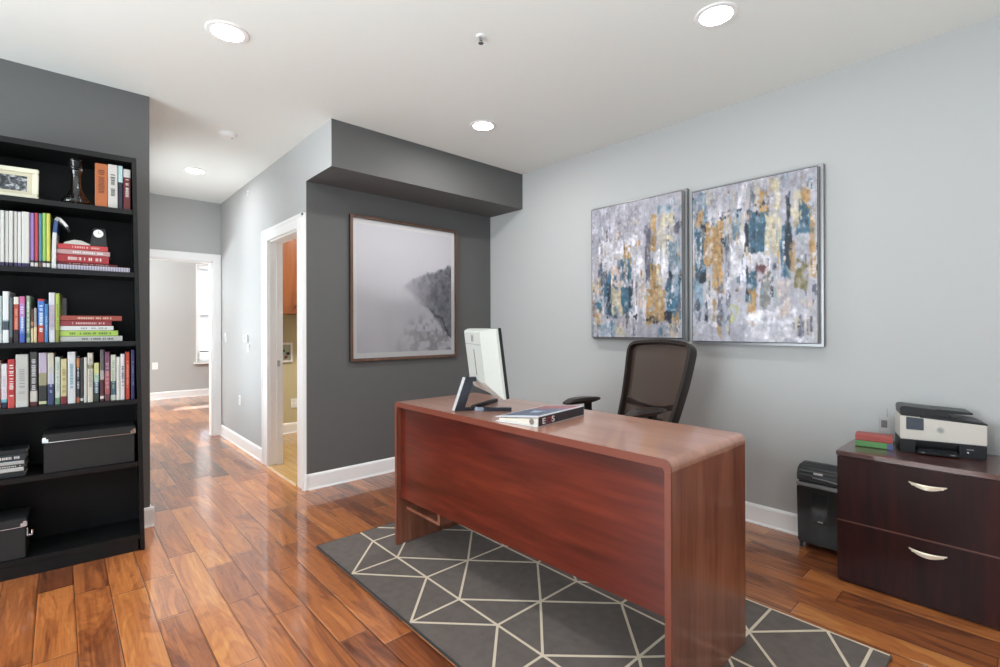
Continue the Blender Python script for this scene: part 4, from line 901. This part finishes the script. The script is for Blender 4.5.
def abstract(nx, ny, patches, seed, base):
    u, v = np.meshgrid(np.linspace(0, 1, nx), np.linspace(0, 1, ny))
    n1 = fbm(u * 5, v * 6, seed); n2 = fbm(u * 22, v * 9, seed + 9); n3 = fbm(u * 40, v * 50, seed + 17); str_ = fbm(u * 45, v * 5, seed + 31)
    im = np.array(base, float)[None, None, :] * (1 + .26 * (n1 - .5) + .22 * (n2 - .5))[..., None] + np.array([0, 0, 6])[None, None, :]
    for q, (c, u0, u1, v0, v1, *o) in enumerate(patches):
        dens = o[0] if o else .9
        e = (fbm(u * 16, v * 14, seed + 50 + q) - .5) * .05 + (str_ - .5) * .03
        e2 = (fbm(u * 26, v * 7, seed + 90 + q) - .5) * .10
        m = np.clip(np.minimum(np.minimum(u - u0 + e, u1 - u + e) / .010, np.minimum(v - v0 + e2, v1 - v + e2) / .010), 0, 1)
        tex = np.clip(((fbm(u * 24, v * 20, seed + 130 + q) - .5) * 3.2 + dens * 1.7 - .25), 0, 1)
        m = (m * tex)[..., None]
        cc = np.array(c, float)[None, None, :] * (1 + .5 * (fbm(u * 12, v * 12, seed + 200 + q) - .5) + .3 * (n3 - .5))[..., None]
        im = im * (1 - m) + cc * m
    rs = np.random.RandomState(seed); pal = [OC, TE, NV, CR, WH, WH, LG, SL, GB, PK, (120, 96, 70), (70, 60, 62), (140, 150, 150), CR, LG]
    live = rs.rand(9, 9)
    for q in range(330):
        cu, cv_ = rs.rand(), rs.rand(); wd, ht = .004 + .014 * rs.rand() ** 2, .02 + .10 * rs.rand() ** 1.5; c = np.array(pal[rs.randint(len(pal))], float)
        if live[int(cv_ * 9), int(cu * 9)] < (.62 if (cv_ < .3 and seed == 11) or (cv_ > .72 and seed == 23) else .15): continue
        a0, a1, b0, b1 = int(max(0, cu - wd) * nx), int(min(1, cu + wd) * nx) + 1, int(max(0, cv_ - ht) * ny), int(min(1, cv_ + ht) * ny) + 1
        t_ = np.clip((n3[b0:b1, a0:a1] - .42) * 6, 0, 1) * np.clip((n2[b0:b1, a0:a1] - .35) * 6, 0, 1); t_ = (t_ * (.45 + .5 * rs.rand()))[..., None]
        im[b0:b1, a0:a1] = im[b0:b1, a0:a1] * (1 - t_) + c * t_
    # scattered white scrapes
    sp = np.clip((fbm(u * 30, v * 26, seed + 300) - .70) * 12, 0, 1)[..., None]; im = im * (1 - sp * .6) + np.array([205, 205, 212.]) * sp * .6
    return im * (1 + .22 * (n3 - .5) + .16 * (str_ - .5))[..., None], n2
OC, TE, NV, CR, WH, LG, SL, GB, PK = (160, 126, 82), (54, 90, 112), (22, 30, 44), (178, 168, 146), (196, 194, 202), (150, 148, 158), (84, 84, 98), (112, 132, 148), (186, 168, 160)
PL = [(LG, 0, .6, 0, .35, .8), (GB, .75, 1, .05, .2, .4), (WH, .08, .6, .25, .5, .55), (WH, .45, .66, .4, .88, .7), (CR, .0, .12, .55, .8, .6), (SL, .07, .14, .43, .6, .6), ((140, 90, 60), 0, .05, .58, .85, .7),
      (TE, .15, .32, .5, .84, .6), (NV, .17, .24, .55, .82, .6), (OC, .38, .48, .30, .5, .7), (TE, .36, .48, .42, .6, .7), (NV, .38, .46, .5, .58, .5), (PK, .24, .44, .47, .62, .6), (SL, .30, .36, .42, .62, .4),
      (CR, .24, .38, .62, .82, .85), (TE, .36, .50, .62, .84, .85), (NV, .44, .5, .6, .8, .5), (PK, .54, .68, .58, .8, .5), (SL, .62, .70, .18, .62, .65), (OC, .67, .74, .12, .4, .7), (CR, .76, .92, .13, .42, .75), (NV, .84, .88, .22, .38, .55), (SL, .92, .99, .16, .32, .6),
      (GB, .86, 1, .32, .58, .8), (WH, .72, .86, .38, .62, .8), (OC, .68, .80, .48, .70, .85), (OC, .64, .84, .66, .9, .85), (CR, .74, .80, .5, .8, .4), (TE, .84, 1, .58, .86, .85), (NV, .87, 1, .55, .60, .75), (NV, .82, .92, .82, .90, .7), (WH, .9, .98, .64, .74, .35),
      (NV, .10, .55, .835, .862, .5), (NV, .45, .85, .862, .885, .5), (GB, 0, .3, .9, 1, .5), (CR, .28, .40, .88, 1, .5), (TE, .72, .95, .9, .98, .3), (OC, .90, .97, .84, .92, .7), (OC, .04, .10, .83, .9, .6), (TE, .02, .12, .72, .82, .6), (PK, .86, .95, .9, 1, .4)]
PR = [(LG, .0, 1, 0, .14, .8), (GB, 0, .13, .02, .3, .75), (CR, .12, .17, .02, .12, .5), (OC, .03, .10, .12, .24, .7), (WH, .40, .50, .02, .2, .5), (SL, .5, .56, .03, .16, .5), (OC, .57, .65, .05, .27, .65), (CR, .66, .74, .02, .2, .6), (OC, .88, .95, .10, .28, .75),
      (WH, .32, .48, .2, .62, .8), (TE, .02, .14, .26, .62, .9), (NV, .08, .16, .20, .30, .75), (NV, .0, .14, .55, .61, .6), (WH, .03, .08, .38, .52, .5), (OC, .11, .29, .22, .50, .9), (OC, .18, .28, .45, .68, .85), (PK, .13, .17, .34, .75, .7), (CR, .30, .36, .18, .35, .6), (SL, .29, .34, .3, .62, .6),
      (GB, .35, .42, .15, .36, .85), (NV, .46, .55, .20, .48, .75), (TE, .49, .66, .20, .46, .85), (CR, .62, .75, .22, .50, .9), (TE, .74, .82, .30, .62, .8), (NV, .775, .82, .13, .55, .8), (TE, .84, .97, .20, .37, .85), (CR, .82, .88, .14, .34, .7), (OC, .94, 1, .2, .62, .75), (LG, .84, .95, .38, .55, .7), ((110, 100, 60), .84, .94, .52, .70, .6),
      (OC, .80, .85, .4, .62, .5), (WH, .44, .66, .44, .56, .7), ((95, 55, 60), .55, .66, .52, .64, .5), (NV, .64, .72, .5, .58, .4), (TE, .47, .57, .54, .76, .75), (NV, .46, .49, .52, .74, .6), ((120, 120, 118), .58, .67, .58, .80, .65), (OC, .48, .56, .66, .90, .8), (PK, .72, .82, .64, .86, .5),
      (GB, .0, .10, .6, .82, .6), (SL, .03, .07, .74, .9, .6), (WH, .10, .22, .68, .92, .75), (NV, .11, .14, .70, .86, .55), (OC, .17, .22, .74, .86, .65), (OC, .22, .27, .82, .98, .65), (SL, .23, .28, .62, .92, .6), (SL, .30, .34, .62, .90, .5), ((160, 165, 110), .34, .40, .78, .88, .6),
      (NV, .06, .5, .195, .212, .45), (NV, .24, .46, .16, .178, .55), (NV, .5, .85, .15, .17, .3), (NV, .52, .68, .2, .215, .45), (WH, .44, .95, .80, 1, .5), (SL, .86, .92, .86, .98, .25)]
silver = mat('silver_frame', (140, 140, 142), .35, .5); silver_e = mat('canvas_side_silver', (176, 177, 178), .4, .3); fr_dk = mat('frame_inner_black', (30, 30, 32), .5)
def painting(label, y0, y1, z0, z1, patches, seed, base):
    # faces -x: local x runs from y1 (left in the photo) to y0
    t = thing('framed_painting', label, 'painting', (XR - .0005, y1, z0), -PI / 2, None)
    w, h, d, f_ = y1 - y0, z1 - z0, .030, .015
    mb = MB()
    for a, b_, c, e in ((0, w, 0, f_), (0, w, h - f_, h), (0, f_, f_, h - f_), (w - f_, w, f_, h - f_)): mb.box(a, b_, -d, 0, c, e, .001)
    mb.build('frame', silver, t)
    g = f_ + .0015
    MB().box(f_ + .0002, w - f_ - .0002, -.012, -.002, f_ + .0002, h - f_ - .0002).build('frame_recess', fr_dk, t)
    MB().box(g, w - g, -.0585, -.0125, g, h - g, .001).build('canvas_edge', silver_e, t)
    mb = MB()
    for a, b_, c, e in ((0, 1, 0, .003), (0, 1, .997, 1), (0, .004, .003, .997), (.996, 1, .003, .997)): mb.box(g + a * (w - 2 * g), g + b_ * (w - 2 * g), -.0605, -.0586, g + c * (h - 2 * g), g + e * (h - 2 * g))
    mb.build('dark_edge_line', fr_dk, t)
    im, n2 = abstract(170, 225, patches, seed, base); g2 = g + .0032
    o = painted('canvas', w - 2 * g2, h - 2 * g2, 170, 225, im, t, cmat, 0, relief=(n2 - .5) * .0012); o.location = (g2, -.0596, g2)
painting('left abstract painting in blue, ochre and grey in a silver frame', 1.482, 2.216, 1.036, 1.998, PL, 11, (158, 157, 161))
painting('right abstract painting in blue, ochre and grey nearest the filing cabinet', .745, 1.450, 1.020, 1.970, PR, 23, (164, 163, 168))

# seascape
t = thing('framed_seascape', 'pale misty coast photograph in a walnut frame on the charcoal wall', 'framed picture', (1.580, YD - .0005, .876))
w, h, f_ = .975, 1.085, .020
wal = wood('walnut_frame', [(0, (66, 44, 34)), (.5, (98, 70, 56)), (1, (126, 94, 78))], 'z', 1, .4, 0.1)
mb = MB()
for a, b_, c, e in ((0, w, 0, f_), (0, w, h - f_, h), (0, f_, f_, h - f_), (w - f_, w, f_, h - f_)):
    mb.mi = 0; mb.box(a, b_, -.030, -.024, c, e, .001)
    mb.mi = 1; mb.box(a, b_, -.0238, 0, c, e)
mb.build('frame', [wal, fr_dk], t)
nx, ny = 170, 190; u, v = np.meshgrid(np.linspace(0, 1, nx), np.linspace(0, 1, ny))
n1 = fbm(u * 5, v * 5, 71); n2 = fbm(u * 22, v * 20, 77); n3 = fbm(u * 70, v * 70, 83)
im = np.ones((ny, nx, 3)) * np.array([236, 234, 242.]); im -= (18 * np.clip(v * 1.3 - .2, 0, 1) * (n1 + .2))[..., None]
ridge = np.interp(u, [.45, .52, .60, .70, .80, .90, 1.0], [.46, .42, .36, .335, .32, .28, .24]) + (n2 - .5) * .05
foot = np.interp(u, [.45, .55, .65, .75, .85, 1.0], [.50, .56, .62, .70, .80, .92]) + (n2 - .5) * .06
m = np.clip((v - ridge) / .025, 0, 1) * np.clip((foot - v) / .06, 0, 1) * np.clip((u - .44) / .40, 0, 1) ** .7
mist = np.clip(fbm(u * 4, v * 7, 91) * 1.2 - .45 + 1.6 * np.clip((v - ridge) / (foot - ridge + .05), 0, 1) ** 2 * np.clip(1.25 - u, 0, 1), 0, 1.6)
dark = np.stack([72 - 50 * n3 + 110 * n2, 72 - 50 * n3 + 110 * n2, 82 - 48 * n3 + 108 * n2], -1)
im = im * (1 - (m * (1 - .5 * mist))[..., None]) + dark * (m * (1 - .5 * mist))[..., None]
surf = np.clip((v - np.interp(u, [0, .35, .5, .7, 1], [1.1, .95, .72, .66, .80])) / .08, 0, 1) * np.clip((n2 - .42) * 5, 0, 1) * np.clip((u - .3) * 2.4, 0, 1)
im -= (surf * 52 * (.5 + n3))[..., None]
rock = np.clip((.022 - np.abs(v - np.interp(u, [.5, .62, .75, .9, 1], [.5, .56, .66, .74, .9]) - (n2 - .5) * .1)) / .02, 0, 1) * np.clip((u - .62) * 5, 0, 1); im -= (rock * 60)[..., None]
pw_, ph_ = w - 2 * f_ - .1, h - 2 * f_ - .11
MB().box(f_, w - f_, -.012, -.004, f_, h - f_).build('mat_board', mat('mat_white', (246, 245, 247), .7), t)
o = painted('photo_print', pw_ + .03, ph_ + .03, nx, ny, im, t, cmat); o.location = (f_ + .035, -.0126, f_ + .040)
gl, nt, b = nodes('picture_glass'); nt.nodes.remove(b); out = nt.nodes['Material Output']; tr = nt.nodes.new('ShaderNodeBsdfTransparent'); g = nt.nodes.new('ShaderNodeBsdfGlossy'); g.inputs['Roughness'].default_value = .03
lw = nt.nodes.new('ShaderNodeLayerWeight'); lw.inputs['Blend'].default_value = .25; mx = nt.nodes.new('ShaderNodeMixShader'); nt.links.new(mth(nt, 'MULTIPLY', lw.outputs['Fresnel'], .8), mx.inputs[0])
nt.links.new(tr.outputs[0], mx.inputs[1]); nt.links.new(g.outputs[0], mx.inputs[2]); nt.links.new(mx.outputs[0], out.inputs[0])
MB().box(f_, w - f_, -.0185, -.0165, f_, h - f_).build('picture_glass', gl, t)

# ------------------------------------------------------------------ light
def area(name, loc, rot, sx, sy, power, col=(1, 1, 1), shape='RECTANGLE', spread=PI):
    l = bpy.data.lights.new(name, 'AREA'); l.shape = shape; l.size = sx
    if shape == 'RECTANGLE': l.size_y = sy
    l.energy = power; l.color = col; l.spread = spread
    o = bpy.data.objects.new(name, l); COL.objects.link(o); o.location = loc; o.rotation_euler = rot; return o
def pt(name, loc, power, r, col=(1, .99, .97)):
    return area(name, loc, (0, 0, 0), r * 2, 0, power, col, 'DISK')
for k, (x, y, lb) in enumerate(LIGHTS): pt('can_light', (x, y, H - .02), [4, 1.2, 5.5, 1.6, 3, 2, 2, 12][k], .06)
# fill light in the added back, side and hall windows; daylight in the far room
for a, b_ in BW: area('window_daylight', ((a + b_) / 2, YK - .14, 1.35), (PI / 2, 0, PI), b_ - a, 1.7, 20, (.93, .97, 1))
area('side_window_daylight', (XL - .14, sum(LW) / 2, 1.35), (0, -PI / 2, 0), 1.7, LW[1] - LW[0], 96, (.86, .955, 1))
area('hall_window_daylight', (XB - .16, (HW[0] + HW[1]) / 2, 1.25), (0, -PI / 2, 0), 1.7, HW[1] - HW[0], 15, (.90, .97, 1))
area('far_window_daylight', ((WX0 + WX1) / 2, YE + .25, 1.4), (PI / 2, 0, 0), 1.0, 1.6, 560, (.93, .98, 1))
# added unseen fill panels facing up to brighten the ceiling
area('bounce_flash', (.3, -.9, .35), (PI, 0, 0), 1.6, 1.6, 22, (.77, .955, 1), spread=math.radians(170))
area('bounce_flash', (-.9, .9, .35), (PI, 0, 0), 1.6, 1.6, 20, (.77, .955, 1), spread=math.radians(170))
area('far_room_bounce', (-1.2, 7.3, 1.2), (PI, 0, 0), .5, .5, 170, (.88, .97, 1))  # added fill facing up, brightens the far room
area('laundry_ceiling_lamp', (2.2, 4.4, H - .05), (0, 0, 0), .3, .3, 24, (1, .96, .9))  # unseen fill under the ceiling, brightens the laundry; no fixture modelled
sun = bpy.data.lights.new('sun', 'SUN'); sun.energy = 9; sun.angle = .009; sun.color = (1, .95, .88)
so = bpy.data.objects.new('sun', sun); COL.objects.link(so); d = Vector((-.42, -1, -.50)).normalized(); so.rotation_euler = d.to_track_quat('-Z', 'Y').to_euler()
wd = bpy.data.worlds.new('world'); S.world = wd; wd.use_nodes = True; bg = wd.node_tree.nodes['Background']; bg.inputs[0].default_value = (.75, .85, 1, 1); bg.inputs[1].default_value = 1.2

# ------------------------------------------------------------------ camera
cam = bpy.data.cameras.new('camera'); co = bpy.data.objects.new('camera', cam); COL.objects.link(co)
cam.sensor_fit = 'HORIZONTAL'; cam.sensor_width = 36; F = 487.53; cam.lens = F * 36 / 1000; cam.shift_y = (327.46 - 333.5) / 1000; cam.clip_start = .05
yaw, pitch, roll = -.7355, .0007, -.0025
fw_ = Vector((-math.sin(yaw) * math.cos(pitch), math.cos(yaw) * math.cos(pitch), math.sin(pitch))); rt_ = Vector((math.cos(yaw), math.sin(yaw), 0)); up_ = rt_.cross(fw_)
r2 = rt_ * math.cos(roll) + up_ * math.sin(roll); u2 = -rt_ * math.sin(roll) + up_ * math.cos(roll)
M = Matrix((r2, u2, -fw_)).transposed().to_4x4(); M.translation = (0, 0, 1.1222); co.matrix_world = M
S.camera = co
S.view_settings.view_transform = 'Standard'; S.view_settings.look = 'None'; S.view_settings.gamma = 1; S.view_settings.use_curve_mapping = False; S.view_settings.exposure = 0.95
S.cycles.use_denoising = True; S.cycles.denoising_prefilter = 'ACCURATE'; S.cycles.max_bounces = 10; S.cycles.diffuse_bounces = 6; S.cycles.glossy_bounces = 5; S.cycles.transmission_bounces = 8; S.cycles.transparent_max_bounces = 12; S.cycles.sample_clamp_indirect = 6; S.cycles.caustics_reflective = False; S.cycles.caustics_refractive = False
